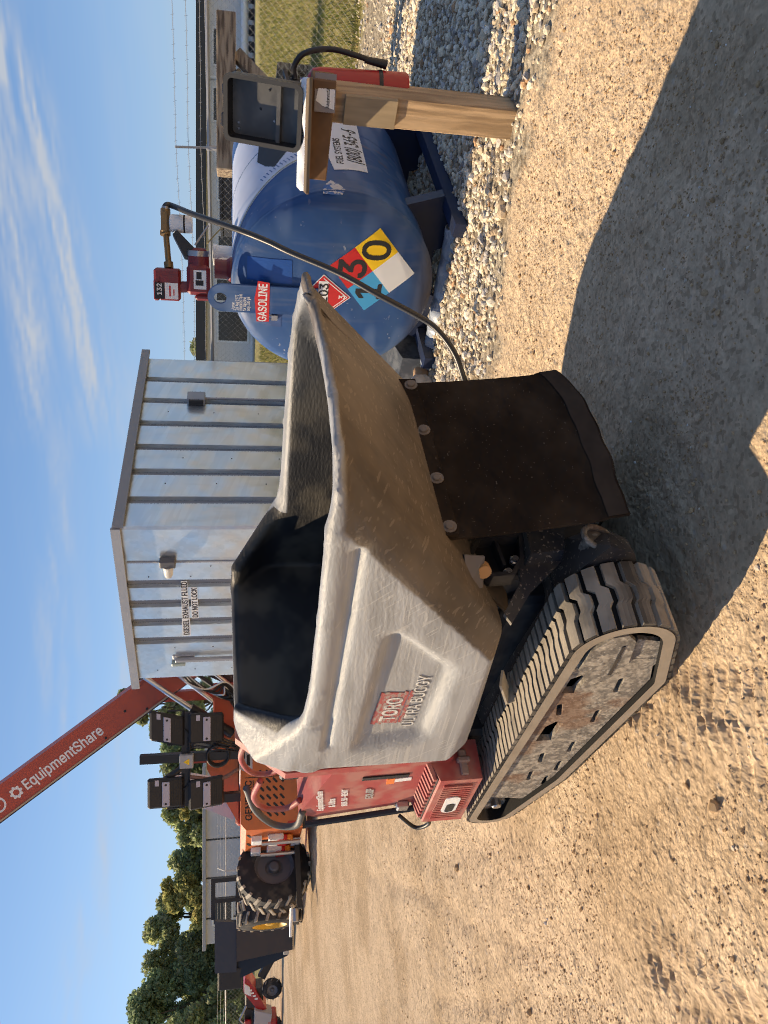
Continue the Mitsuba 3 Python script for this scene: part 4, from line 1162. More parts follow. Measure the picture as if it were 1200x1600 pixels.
for t in lp:
    b = a_ + (b_ - a_) * t
    h = .008 * math.sin(t * 9) + .006 * math.sin(t * 23)
    vv_.append([b - sn * .012 + V(0, 0, -.018 + h * .5), b + V(0, 0, .006 + h), b + sn * .12 + V(0, 0, .004 + h * .5), b + sn * .30 + V(0, 0, .002)])
vv_ = np.array(vv_)
idx = np.arange(24 * 4).reshape(24, 4)
q_ = np.stack([idx[:-1, :-1], idx[1:, :-1], idx[1:, 1:], idx[:-1, 1:]], -1).reshape(-1, 4)
part(post, 'white_sheet', trimesh.Trimesh(vv_.reshape(-1, 3), np.vstack([q_[:, [0, 1, 2]], q_[:, [0, 2, 3]]]), process=False), mat('white_plastic_sheet', (0.8, 0.8, 0.8), 0.35), smooth=True, label='white plastic sheet over the shelf')
# label on the near end of the cross block
LB = Frame((1.79, 3.315, .86), unit(V(.82, -.57, 0) * 1.0), (0, 0, 1))
nrm = V(-.42, -.90, 0)
lx = unit(V(.90, -.42, 0))
lf = Frame((1.735, 3.295, .875), lx, (0, 0, 1), np.cross(lx, (0, 0, 1)))
part(post, 'label_plate', [slab([(-.012, -.025), (.135, -.025), (.135, .065), (-.012, .065)], lf, -.012, .0)], mat('label_back', (0.22, 0.2, 0.2), 0.6))
lbl = part(post, 'label', slab([(.0, -.02), (.105, -.02), (.105, .045), (.03, .06), (.012, .03)], lf, .0005, .0015), WHITE)
m_ = meshkit.text_mesh('EquipmentShare', .013, .0008, True)
m_.apply_scale((.098 / m_.bounds[1][0], 1, 1))
part(lbl, 'lettering', Frame(lf((.004, .002, .0018)), lx, (0, 0, 1), np.cross(lx, (0, 0, 1)))(m_), INK)

# black tray leaning back on the shelf
tn = unit(V(-.62, -.70, .34))
tx = unit(V(.78, -.62, 0))
tyv = np.cross(tn, tx)
TF = Frame((1.745, 3.40, 1.155), tx, tyv, tn)
GREYTRAY = mat('tray_plastic', lambda p, n, uv: mix((0.06, 0.06, 0.06), (0.10, 0.098, 0.092), smoothstep(0.35, 0.7, fbm(p.x * 14, p.y * 14, p.z * 14, 4))), 0.5)
tray = thing('black_tray', 'open black plastic box leaning back on the white shelf of the wooden post', 'plastic box')


def rrect(a, b, r):
    return sbox(-a + r, -b + r, a - r, b - r).buffer(r, 6)


o_, i_ = rrect(.130, .172, .026), rrect(.118, .159, .020)
part(tray, 'wall', slab(o_.difference(i_), TF, -.062, .0), BLACK)
part(tray, 'rim', slab(o_.buffer(.006).difference(i_), TF, -.004, .006), mat('rim_plastic', (0.035, 0.034, 0.032), 0.5))
part(tray, 'back', slab(o_, TF, -.070, -.062), GREYTRAY)
part(tray, 'divider', slab([(-.118, -.07), (.118, -.07), (.118, -.052), (-.118, -.052)], TF, -.062, -.030), GREYTRAY)
for x_, y_ in ((.0, .03), (-.04, -.035), (-.095, .13), (-.07, .13), (.08, -.01)):
    part(tray, 'screw', lathe([(0, 0), (.006, 0), (.004, .004), (0, .004)], TF((x_, y_, -.062)), tn, 8), STEEL if x_ < 0 else BLACK)
part(tray, 'hinge', TF(cbox((-.09, .17, -.06), (-.03, .20, -.02), .006)), BLACK)
part(tray, 'hinge', TF(cbox((.04, .17, -.06), (.085, .195, -.02), .006)), BLACK)
part(tray, 'top_shell', TF(cbox((-.125, .15, -.16), (.125, .176, -.10), .01)), BLACK)

ext = thing('fire_extinguisher', 'red fire extinguisher with black hose hanging behind the wooden post', 'fire extinguisher')
part(ext, 'cylinder', lathe([(0, 0), (.062, 0), (.070, .012), (.070, .40), (.062, .435), (.035, .455), (.018, .46), (.018, .485), (0, .485)], (1.945, 3.45, .497), (-.03, .03, 1), 28), RED, smooth=35)
part(ext, 'strap', lathe([(.0708, .12), (.0722, .12), (.0722, .138), (.0708, .138)], (1.945, 3.45, .497), (-.03, .03, 1), 28), BLACK, smooth=35)
part(ext, 'valve', [rod((1.942, 3.485, .985), (1.94, 3.485, 1.03), .02, 12), beam((1.92, 3.47, 1.035), (2.0, 3.50, 1.055), .02, .015)], BLACK)
part(ext, 'nozzle_hose', tube(spline([(1.95, 3.47, 1.01), (1.99, 3.44, 1.015), (2.035, 3.41, .97), (2.06, 3.40, .86), (2.045, 3.40, .74), (2.03, 3.41, .66)], 8), .0125, 10), BLACK, smooth=True)
part(ext, 'nozzle', rod((2.036, 3.408, .70), (2.026, 3.412, .60), .014, 12, .02), BLACK, smooth=35)

# timber crossbeam on two posts behind the tank
tb = thing('timber_rack', 'weathered timber beam carried on short posts behind the tank', 'timber beam')
part(tb, 'crossbeam', beam((2.74, 6.35, 1.338), (3.94, 6.24, 1.338), .20, .15, c=.008), GREYWOOD)
part(tb, 'upright', beam((2.86, 6.35, -.1), (2.86, 6.35, 1.262), .12, .12, up=(0, 1, 0)), GREYWOOD)
part(tb, 'upright', beam((3.42, 6.30, -.1), (3.42, 6.30, 1.262), .14, .14, up=(0, 1, 0)), GREYWOOD)
part(tb, 'brace', beam((3.46, 6.27, 1.04), (3.66, 6.25, 1.26), .09, .09), GREYWOOD)

# ---------------------------------------------------------------- the galvanised shed
SC, SR, SL = V(-.15, 7.5, 0), V(1.95, 9.98, 0), V(-1.96, 9.34, 0)
SR = SC + unit(SR - SC) * 3.10
dL = unit(np.cross((0, 0, 1), SR - SC))      # square to the side wall
SL = SC + dL * 2.18
HS = 2.32


def galv(p, n, uv):
    d, _, r = voronoi((p.x * .6 - p.y * .8 + p.x * .2) * 26, p.z * 26 + p.y * 9)
    b = fbm(p.x * 3, p.y * 3, p.z * 1.2, 4)
    c = mix((0.58, 0.63, 0.66), (0.68, 0.72, 0.74), b)
    c = c * (0.95 + 0.10 * r)
    return mix(c, (0.48, 0.48, 0.46), smoothstep(0.55, 0.8, fbm(p.x * 7, p.y * 7, p.z * 1.5, 4)) * 0.35)


GALV = mat('galvanised_sheet', galv, 0.30, 0.72, bump=lambda p, n, uv: fbm(p.x * 3.2, p.y * 3.2, p.z * 2.0, 3), bump_scale=0.028, eps=5e-3)
GALVD = mat('galvanised_trim', lambda p, n, uv: mix((0.30, 0.31, 0.33), (0.38, 0.39, 0.41), fbm(p.x * 6, p.y * 6, p.z * 6)), 0.5, 0.35)
CHAN = mat('shaded_channel', (0.24, 0.26, 0.29), 0.5, 0.3)  # galvanised sheet darkened: shadow in the grooves put into the colour
shed = thing('metal_shed', 'galvanised corrugated metal shed with sign and wall lamp, behind the buggy', 'shed')
uR, uL = unit(SR - SC), unit(SL - SC)
WR = Frame(SC, uR, (0, 0, 1), -uL)           # long side: x away along it, y up, z outwards
WL = Frame(SC, -uL, (0, 0, 1), -uR)          # door side: x negative along it
LR, LL = 3.10, 2.18


def ribbed(fr, length, flip, edges, holder_name):
    """wall made of flat pans between raised ribs; each pan and each rib is a piece"""
    h = part(shed, holder_name, slab([(0, 0), (flip * length, 0), (flip * length, HS), (0, HS)] if flip > 0 else [(flip * length, 0), (0, 0), (0, HS), (flip * length, HS)], fr, -.06, -.02), GALVD)
    prev = 0.0
    G = .046
    for i, e in enumerate(list(edges) + [length]):
        lo = prev + (G if i else 0)
        hi = e - (G if e < length else 0)
        q = []
        for y in (.02, HS - .01):
            for x, z in ((lo, 0.0), (hi, 0.0), (lo + (.008 if i else 0), .046), (hi - (.008 if e < length else 0), .046)):
                q.append(fr((flip * x, y, z)))
        part(h, 'panel', hull(q), GALV)
        if e < length:
            a, b = sorted((flip * (e - G - .01), flip * (e + G + .01)))
            part(h, 'channel', slab([(a, .02), (b, .02), (b, HS - .01), (a, HS - .01)], fr, -.0195, -.002), CHAN)
        prev = e
    return h


wr = ribbed(WR, LR, 1, [.36, .81, 1.24, 1.685, 2.15, 2.615], 'side_wall')
wl = ribbed(WL, LL, -1, [.70, .985, 1.265, 1.555], 'door_wall')
part(wl, 'door_edge', slab([(-.405, .03), (-.388, .03), (-.388, HS - .03), (-.405, HS - .03)], WL, .0465, .056), GALVD)
part(shed, 'corner_trim', hull([WR((x, y, z)) for x in (-.03, .05) for y in (0, HS) for z in (.0, .049)] + [WL((x, y, z)) for x in (-.05, .02) for y in (0, HS) for z in (.0, .049)]), GALV)
part(shed, 'back_wall', beam(SR + uL * .0 + V(0, 0, HS / 2), SR + uL * LL + V(0, 0, HS / 2), .04, HS), GALVD)
part(shed, 'far_wall', beam(SL + V(0, 0, HS / 2), SL + uR * LR + V(0, 0, HS / 2), .04, HS), GALVD)
o = SC - uR * .10 - uL * .10
roof = [o, o + uR * (LR + .2), o + uR * (LR + .2) + uL * (LL + .2), o + uL * (LL + .2)]
rf = part(shed, 'roof', hull([q + V(0, 0, HS + .03) for q in roof] + [q + V(0, 0, HS + .055) for q in roof]), GALVD)
part(rf, 'fascia', beam(roof[0] + V(0, 0, HS + .0), roof[1] + V(0, 0, HS + .022), .035, .095), mat('fascia_grey', (0.25, 0.25, 0.26), 0.5, 0.3))
part(rf, 'fascia', beam(roof[0] + V(0, 0, HS + .025) + uL * .02, roof[3] + V(0, 0, HS + .025), .03, .085), GALVD)
part(rf, 'soffit', hull([q + V(0, 0, HS + .012) for q in (roof[0] + uR * .03 + uL * .03, roof[3] + uR * .03, roof[3] + uR * .12, roof[0] + uR * .12 + uL * .03)] + [q + V(0, 0, HS + .028) for q in (roof[0] + uR * .03 + uL * .03, roof[3] + uR * .03, roof[3] + uR * .12, roof[0] + uR * .12 + uL * .03)]), GALV)
# wall lamp on the door side
lx_, lz_ = -.385, 1.905
lamp = part(shed, 'wall_lamp', WL(cbox((lx_ - .03, lz_ - .075, .047), (lx_ + .06, lz_ + .075, .13), .01)), mat('lamp_grey', (0.10, 0.10, 0.105), 0.5), label='wall lamp with clear jar beside the door')
part(lamp, 'globe', lathe([(.0, -.13), (.03, -.125), (.042, -.10), (.046, -.02), (.052, 0), (.052, .02), (0, .02)], WL((lx_ - .045, lz_ + .0, .09)), uL * -1.0, 20), mat('frosted_globe', (0.62, 0.60, 0.53), 0.25), smooth=35)
# door bar
bar = part(shed, 'door_bar', [WL(cbox((-1.855, .2, .07), (-1.81, 1.90, .115), .008)), WL(cbox((-1.87, 1.70, .0), (-1.80, 1.93, .06), .006))], GALVD, smooth=30, label='vertical door bar with latch')
part(bar, 'latch', WL(cbox((-1.95, 1.80, .04), (-1.90, 1.945, .09), .008)), mat('latch_green', (0.3, 0.36, 0.33), 0.45))
# stuck-on letters
sg = part(shed, 'door_sign', slab([(-1.485, 1.725), (-.665, 1.735), (-.665, 1.795), (-1.485, 1.815)], WL, .0465, .049), WHITE, label='white letters strip reading DIESEL EXHAUST FLUID')
m_ = meshkit.text_mesh('DIESEL EXHAUST FLUID', .062, .002, True)
m_.apply_scale((.80 / m_.bounds[1][0], .9, 1))
part(sg, 'lettering', Frame(WL((-1.475, 1.742, .0495)), unit(-uL * .82 + V(0, 0, -.002)), (0, 0, 1), -uR)(m_), INK)
sg2 = part(shed, 'door_sign', slab([(-1.215, 1.635), (-.755, 1.64), (-.755, 1.705), (-1.215, 1.71)], WL, .0465, .049), WHITE, label='white letters strip reading DO NOT LOCK')
m_ = meshkit.text_mesh('DO NOT LOCK', .066, .002, True)
m_.apply_scale((.44 / m_.bounds[1][0], .8, 1))
part(sg2, 'lettering', Frame(WL((-1.205, 1.645, .0495)), unit(-uL * .66 + V(0, 0, .003)), (0, 0, 1), -uR)(m_), INK)
# junction box and conduit on the long side
jb = part(shed, 'junction_box', WR(cbox((2.06, 1.60, .047), (2.22, 1.80, .14), .008)), GALVD, smooth=30, label='grey electrical box with conduit')
part(jb, 'cover', WR(cbox((2.03, 1.62, .06), (2.06, 1.78, .13), .004)), BLACK)
part(jb, 'conduit', rod(WR((2.20, 0, .062)), WR((2.20, 1.61, .062)), .014, 10), GALVD, smooth=35)
SCREW = 'dark_steel'
sc = []
for x, y in [(-.46, .4 * i + .3) for i in range(5)] + [(-.60, .4 * i + .5) for i in range(5)] + [(-1.68, .4 * i + .3) for i in range(5)] + [(-2.05, .4 * i + .5) for i in range(5)]:
    sc.append(lathe([(0, 0), (.008, 0), (.006, .005), (0, .005)], WL((x, y, .046)), -uR, 6))
for x, y in [(.62, .5 * i + .45) for i in range(4)] + [(1.05, .5 * i + .3) for i in range(4)] + [(1.92, .5 * i + .5) for i in range(4)]:
    sc.append(lathe([(0, 0), (.008, 0), (.006, .005), (0, .005)], WR((x, y, .046)), -uL, 6))
part(shed, 'screws', sc, SCREW, stuff=True)

# ---------------------------------------------------------------- wire fences
WIRE = mat('galvanised_wire', (0.42, 0.42, 0.42), 0.5, 0.4)


def fence(name, p0, p1, H_, label, post_step=2.6, arm=None, mesh_step=.075, wire_r=.0012, first=0.6):
    t = thing(name, label, 'fence', 'chain link fences')
    p0, p1 = V(*p0), V(*p1)
    L = np.linalg.norm(p1 - p0)
    d = (p1 - p0) / L
    n = V(-d[1], d[0], 0)
    part(t, 'top_rail', rod(p0 + V(0, 0, H_), p1 + V(0, 0, H_), .021, 10), WIRE, smooth=35)
    s = first
    while s < L:
        b = p0 + d * s
        part(t, 'post', rod(b - V(0, 0, .3), b + V(0, 0, H_ + .03), .03, 10), WIRE, smooth=35)
        if arm is not None:
            part(t, 'barb_arm', beam(b + V(0, 0, H_), b + V(0, 0, H_) + n * arm[0] + V(0, 0, arm[1]), .02, .03), WIRE)
        s += post_step
    w = []
    for sg in (1, -1):
        for x in np.arange(-H_, L + H_, mesh_step):
            a, b = (x, .03), (x + sg * (H_ - .03), H_)
            t0, t1 = 0, 1
            xa, xb = a[0], b[0]
            lo = max(0, (0 - xa) / (xb - xa), (L - xa) / (xb - xa)) if False else 0
            ts = [0.0, 1.0]
            for lim in (0.0, L):
                q = (lim - xa) / (xb - xa)
                ts.append(q)
            enter, leave = sorted(((0 - xa) / (xb - xa), (L - xa) / (xb - xa)))
            enter, leave = max(0, enter), min(1, leave)
            if leave - enter < .02:
                continue
            A_ = p0 + d * (xa + (xb - xa) * enter) + V(0, 0, .03 + (H_ - .03) * enter) + n * (.003 * sg)
            B_ = p0 + d * (xa + (xb - xa) * leave) + V(0, 0, .03 + (H_ - .03) * leave) + n * (.003 * sg)
            w.append(tube([A_, B_], wire_r, 3))
    part(t, 'wire_mesh', w, WIRE, stuff=True)
    if arm is not None:
        for k, fz in enumerate((.25, .62, .98)):
            pts = []
            for q in np.linspace(0, L, int(L / .4) + 2):
                pts.append(p0 + d * q + V(0, 0, H_) + n * arm[0] * fz + V(0, 0, arm[1] * fz - .02 * math.sin(math.pi * ((q - first) % post_step) / post_step)))
            ms = [tube(pts, .0026, 4)]
            for q in np.arange(.05, L, .13):
                i = min(int(q / L * (len(pts) - 1)), len(pts) - 2)
                fr_ = q / L * (len(pts) - 1) - i
                c_ = pts[i] * (1 - fr_) + pts[i + 1] * fr_
                ms.append(tube([c_ - V(0, 0, .018) - d * .006, c_ + V(0, 0, .018) + d * .006], .002, 3))
            part(t, 'barbed_wire', trimesh.util.concatenate(ms), WIRE)
    return t


fence('chain_link_fence', (9.2, 5.05, 0), (-1.2, 12.6, 0), 1.55, 'chain link fence topped with three barbed wires, behind the blue tank on the right', arm=(.10, .36), first=1.15)
fence('chain_link_fence', (-3.2, 27.5, 0), (-26.0, 28.5, 0), 1.56, 'far chain link fence along the tree line on the left', arm=(-.28, .30), mesh_step=.15, wire_r=.002, post_step=3.0)

# ---------------------------------------------------------------- things stored behind the right fence
DRUMBLUE = mat('drum_blue', (0.02, 0.10, 0.30), 0.4)


def drum(o, bs, label, r=.29, h=.88):
    k = thing('drum', label, 'drum', 'drums stored behind the fence')
    pr = [(0, 0), (r - .01, 0), (r, .01), (r, h * .32), (r + .012, h * .335), (r, h * .35), (r, h * .65), (r + .012, h * .665), (r, h * .68), (r, h - .01), (r - .008, h), (r - .02, h - .015), (0, h - .015)]
    part(k, 'barrel', lathe(pr, o, (0, 0, 1), 28), bs, smooth=30)
    part(k, 'bung', rod((o[0] + .12, o[1] - .08, o[2] + h - .016), (o[0] + .12, o[1] - .08, o[2] + h + .008), .035, 10), BLACK)


def crate(o, sx, sy, sz, bs, label):
    k = thing('crate', label, 'crate', 'crates stored behind the fence')
    part(k, 'box', cbox((o[0], o[1], o[2] + .1), (o[0] + sx, o[1] + sy, o[2] + sz), .01), bs)
    for i in range(3):
        part(k, 'foot', cbox((o[0] + i * (sx - .1) / 2, o[1], o[2]), (o[0] + .1 + i * (sx - .1) / 2, o[1] + sy, o[2] + .1)), bs)
    part(k, 'lid', cbox((o[0] - .02, o[1] - .02, o[2] + sz), (o[0] + sx + .02, o[1] + sy + .02, o[2] + sz + .05), .008), bs)


crate((4.7, 12.6, 0), .95, .8, 1.45, BLACK, 'tall black crate behind the fence, right of the pump')
crate((5.75, 12.9, 0), .7, .7, 1.3, mat('tan_crate', (0.34, 0.27, 0.15), 0.7), 'tan wooden crate behind the fence beside the blue drum')
drum((6.35, 12.2, .62), DRUMBLUE, 'blue drum standing raised behind the fence')
drum((5.95, 11.9, .35), WHITE, 'white drum behind the fence, left of the blue drum')
pt = thing('pallet_stack', 'stack of wooden pallets behind the fence under the drums', 'pallets')
for i in range(4):
    for j in range(3):
        part(pt, 'plank', cbox((5.7, 11.6 + j * .42, .02 + i * .155), (6.75, 11.76 + j * .42, .045 + i * .155)), GREYWOOD)
    for j in range(3):
        part(pt, 'bearer', cbox((5.7 + j * .475, 11.6, .048 + i * .155), (5.8 + j * .475, 12.6, .17 + i * .155)), GREYWOOD)

# ---------------------------------------------------------------- long white building on the right
SIDING = mat('white_siding', lambda p, n, uv: mix((0.62, 0.63, 0.63), (0.70, 0.70, 0.69), fbm(p.x * .7, p.y, p.z * 3)) * (0.93 + 0.07 * smoothstep(0.1, 0.25, p.z * 4.0 - dr.floor(p.z * 4.0))), 0.6)
DKROOF = mat('dark_roof', (0.055, 0.058, 0.062), 0.8)
PANE = mat('dark_pane', (0.025, 0.028, 0.03), 0.15)
bd = thing('white_building', 'long low white building with dark roof edge beyond the right fence', 'building')
Y0 = 49.0
part(bd, 'wall', cbox((7.5, Y0, -.3), (44, Y0 + 9, 2.95)), SIDING)
rf2 = part(bd, 'roof', hull([(7.0, Y0 - .5, 2.95), (44.5, Y0 - .5, 2.95), (7.0, Y0 + 9.5, 2.95), (44.5, Y0 + 9.5, 2.95), (7.0, Y0 - .5, 3.55), (44.5, Y0 - .5, 3.55), (7.0, Y0 + 9.5, 3.55), (44.5, Y0 + 9.5, 3.55)]), DKROOF)
part(bd, 'plinth', cbox((7.3, Y0 - .25, -.3), (44.2, Y0 - .001, .12)), mat('pale_concrete', (0.5, 0.45, 0.38), 0.85))
for (x0, x1, z0, z1) in ((10.7, 12.5, .45, 2.2), (13.2, 14.5, 1.05, 2.3), (16.0, 17.2, 1.0, 2.2), (19.5, 21.0, .9, 2.2), (24.4, 26.4, 1.5, 2.5), (27.9, 30.1, 1.5, 2.5), (22.0, 23.0, .9, 2.3)):
    wn = part(bd, 'window', [cbox((x0 - .12, Y0 - .06, z0 - .12), (x1 + .12, Y0 - .002, z0)), cbox((x0 - .12, Y0 - .06, z1), (x1 + .12, Y0 - .002, z1 + .12)), cbox((x0 - .12, Y0 - .06, z0), (x0, Y0 - .002, z1)), cbox((x1, Y0 - .06, z0), (x1 + .12, Y0 - .002, z1))], WHITE)
    part(wn, 'pane', cbox((x0, Y0 - .03, z0), (x1, Y0 - .004, z1)), PANE)
for x in (27.0,):
    part(bd, 'downpipe', rod((x, Y0 - .12, 0), (x, Y0 - .12, 2.95), .09, 10), WHITE, smooth=35)
pp = thing('pipe_stack', 'white pipe with dark clamps lying along the foot of the white building', 'pipe')
part(pp, 'pipe_run', rod((27.0, Y0 - 1.2, .62), (33.0, Y0 - 1.5, .62), .22, 12), WHITE, smooth=35)
for i in range(6):
    part(pp, 'clamp', cbox((27.3 + i * 1.0, Y0 - 1.65, .05), (27.6 + i * 1.0, Y0 - 1.0, .38)), BLACK)

# ---------------------------------------------------------------- grey-white building on the left
GREYW = mat('grey_wall_panel', lambda p, n, uv: mix((0.50, 0.51, 0.54), (0.58, 0.58, 0.59), fbm(p.x, p.y, p.z)), 0.7)
wb = thing('panel_building', 'pale grey panelled building with dark roof line below the trees on the left', 'building')
part(wb, 'wall', cbox((-23.6, 43.0, -.3), (-14.0, 48, 2.75)), GREYW)
for x in (-22.2, -20.0, -17.9, -15.8):
    part(wb, 'joint_strip', cbox((x - .04, 42.97, 0), (x + .04, 42.998, 2.75)), DKROOF)
part(wb, 'roof', cbox((-23.8, 42.7, 2.75), (-13.8, 48.3, 2.93), .02), mat('pale_roof_edge', (0.35, 0.36, 0.38), 0.6))
wn = part(wb, 'window', cbox((-22.6, 42.93, 1.3), (-21.2, 42.999, 2.45)), WHITE)
part(wn, 'pane', cbox((-22.5, 42.92, 1.4), (-21.3, 42.929, 2.35)), PANE)

# ---------------------------------------------------------------- telehandler: raised boom, frame, wheels
tel = thing('telehandler', 'orange telehandler with its long boom raised to the left, behind the shed', 'telehandler')
bx = unit(V(-.587, 0, .81))                       # along the boom, upwards
bu = unit(V(-.81, 0, -.587))                      # towards its underside
b0 = V(-2.92, 13.5, 2.45)
side_mid = b0 + bx * 0


def boomf(s, h, d):
    return b0 + bx * s + bu * h + V(0, d, 0)


boom = part(tel, 'boom', hull([boomf(s, h, d) for s in (-1.9, 7.2) for h in (-.27, .23) for d in (0, .48)]), BOOMRED, label='red-orange telescopic boom')
part(boom, 'boom_underside', hull([boomf(s, h, d) for s in (-1.5, 7.2) for h in (.232, .25) for d in (.02, .46)]), DKSTEEL)
part(boom, 'edge_flange', hull([boomf(s, h, d) for s in (-.2, 3.4) for h in (.20, .225) for d in (-.02, -.001)]), mat('tan_rubbing_strip', (0.42, 0.33, 0.22), 0.7))
part(boom, 'pivot_plate', hull([boomf(s, h, d) for s, h in ((-.1, -.27), (.35, -.20), (.30, .15), (-.15, .23), (-.6, .23), (-.6, -.27)) for d in (-.03, -.002)]), BOOMRED)
for s_, h_ in ((.75, -.02), (1.25, .15), (.45, .17)):
    part(boom, 'boom_bolt', rod(boomf(s_, h_, -.02), boomf(s_, h_, 0), .02, 8), INK)
m_ = meshkit.text_mesh('EquipmentShare', .17, .004, True)
m_.apply_scale((1.50 / m_.bounds[1][0], 1, 1))
tx0 = boomf(2.72, .065, -.003)
tfr = Frame(tx0, -bx, -bu, V(0, -1, 0))
part(boom, 'lettering', tfr(m_), GREYINK if False else WHITEINK)
# gear-shaped emblem and round emblem before it
g_ = Point(0, 0).buffer(.085, 24)
g_ = g_.union(unary_union([Point(.085 * math.cos(a), .085 * math.sin(a)).buffer(.022) for a in np.linspace(0, 2 * math.pi, 9)[:-1]])).difference(Point(0, 0).buffer(.05, 24))
part(boom, 'gear_emblem', slab(g_, Frame(boomf(2.86, -.01, -.0), -bx, -bu, V(0, -1, 0)), .002, .006), WHITEINK)
g2 = Point(0, 0).buffer(.13, 28).difference(Point(0, 0).buffer(.10, 28)).union(sbox(-.03, -.03, .03, .03)).union(LineString([(-.1, .02), (.1, .06)]).buffer(.012))
part(boom, 'round_emblem', slab(g2, Frame(boomf(3.20, -.02, .0), -bx, -bu, V(0, -1, 0)), .002, .006), WHITEINK)
SILVER = mat('chrome_rod', (0.6, 0.6, 0.62), 0.2, 0.9)
cy = part(tel, 'lift_cylinder', rod((-3.28, 13.2, 1.98), (-3.75, 13.25, 1.3), .085, 14), BLACK, smooth=35)
part(cy, 'rod', rod((-2.70, 13.15, 2.74), (-3.30, 13.2, 1.95), .045, 12), SILVER, smooth=35)
part(cy, 'pin', rod((-2.66, 13.1, 2.79), (-2.66, 13.5, 2.79), .09, 14), BLACK, smooth=35)
for i, (a, b) in enumerate((((-2.6, 2.35), (-3.2, 1.62)), ((-2.5, 2.2), (-3.0, 1.55)), ((-2.45, 1.95), (-2.95, 1.35)))):
    part(tel, 'hydraulic_pipe', rod((a[0], 13.3 + .05 * i, a[1]), (b[0], 13.3 + .05 * i, b[1]), .035, 10), SILVER if i != 1 else BLACK, smooth=35)
for i in range(6):
    o = .07 * i
    part(tel, 'hydraulic_hose', tube(spline([(-2.35 - o, 13.2, 2.35 - .05 * i), (-2.75 - o, 13.1 + .02 * i, 2.12 - .12 * i), (-2.95 - .5 * o, 13.1, 1.75 - .1 * i), (-2.85 - .4 * o, 13.15, 1.42), (-3.05 - o, 13.2, 1.2)], 6), .02, 6), BLACK if i % 3 else SILVER, smooth=True)
part(tel, 'frame_panel', hull([(-2.2, 13.6, 2.1), (-2.75, 13.6, 1.9), (-3.1, 13.6, 1.15), (-2.2, 13.6, 1.0), (-2.2, 13.7, 2.1), (-2.75, 13.7, 1.9), (-3.1, 13.7, 1.15), (-2.2, 13.7, 1.0)]), DKSTEEL)
part(tel, 'upright', beam((-3.20, 13.9, .8), (-3.22, 13.9, 2.75), .17, .17, up=(0, 1, 0)), BOOMRED)
part(tel, 'upright', beam((-4.35, 14.0, .8), (-4.35, 14.0, 2.15), .16, .16, up=(0, 1, 0)), BOOMRED)
part(tel, 'chassis', [cbox((-5.4, 13.4, .65), (-1.2, 14.9, 1.25), .05)], BOOMRED)
part(tel, 'hood', hull([(-4.5, 13.2, 1.2), (-5.3, 13.3, 1.2), (-4.35, 13.3, 1.72), (-4.1, 13.3, 1.72), (-3.6, 13.2, 1.2), (-4.5, 14.6, 1.2), (-5.3, 14.6, 1.2), (-4.35, 14.4, 1.72), (-4.1, 14.4, 1.72), (-3.6, 14.6, 1.2)]), ORANGE)
part(tel, 'cab_panel', cbox((-3.9, 13.25, 1.15), (-2.9, 13.35, 1.62), .02), BOOMRED)
part(tel, 'windscreen', hull([(-4.85, 13.6, 2.36), (-5.35, 13.6, 1.28), (-5.0, 13.6, 1.28), (-4.75, 13.6, 2.3), (-4.85, 14.6, 2.36), (-5.35, 14.6, 1.28), (-5.0, 14.6, 1.28), (-4.75, 14.6, 2.3)]), mat('pale_panel', (0.45, 0.5, 0.58), 0.3))
part(tel, 'mirror', cbox((-4.72, 13.2, 1.55), (-4.58, 13.26, 1.85), .015), WHITE)


def tyre(parent, o, axis, R, W, rim, nl=22):
    ax = unit(axis)
    k = part(parent, 'wheel', lathe([(R * .52, -W / 2), (R * .60, -W / 2 - .01), (R * .90, -W / 2 + .02), (R * .96, -W / 2 + .06), (R * .965, W / 2 - .06), (R * .90, W / 2 - .02), (R * .60, W / 2 + .01), (R * .52, W / 2), (R * .52, -W / 2)], o, ax, 40), RUBBER, smooth=40)
    part(k, 'rim', lathe([(0, W * .18), (R * .2, W * .2), (R * .24, W * .30), (R * .44, W * .34), (R * .5, W * .48), (R * .53, W * .5), (R * .53, -W * .4), (0, -W * .4)], o, ax, 32), rim, smooth=35)
    part(k, 'hub', lathe([(0, W * .2), (R * .14, W * .2), (R * .14, W * .42), (R * .1, W * .46), (0, W * .46)], o, ax, 16), rim, smooth=35)
    a = unit(np.cross(ax, (0, 0, 1)))
    b = np.cross(ax, a)
    for i in range(nl):
        for sg in (1, -1):
            t = 2 * math.pi * (i + (.5 if sg < 0 else 0)) / nl
            q = []
            for (w_, dt) in ((0.02, .0), (W / 2 - .01, .13)):
                for e in (-.045, .045):
                    for rr in (R * .94, R):
                        th = t + dt + e
                        q.append(V(*o) + ax * sg * w_ + (a * math.cos(th) + b * math.sin(th)) * (rr if w_ < .1 else rr - .015))
            part(k, 'tread_lug', hull(q), TREAD)
    return k


TREAD = mat('dusty_tyre_lug', lambda p, n, uv: mix((0.06, 0.053, 0.045), (0.40, 0.35, 0.27), smoothstep(0.25, 0.5, fbm(p.x * 8, p.y * 8, p.z * 8))), 0.85)
GREYRIM = mat('grey_rim', (0.12, 0.12, 0.13), 0.5)
tyre(tel, (-6.02, 12.95, .62), (.80, -.60, 0), .62, .46, GREYRIM)
tyre(tel, (-7.55, 14.6, .62), (-.8, -.6, 0), .62, .44, mat('yellow_rim', (0.62, 0.38, 0.03), 0.5), 18)
part(tel, 'axle', rod((-5.4, 13.6, .6), (-7.2, 14.5, .6), .12, 12), DKSTEEL)
part(tel, 'tie_rod', rod((-6.55, 12.9, .33), (-7.2, 13.1, .33), .028, 10), WHITE)

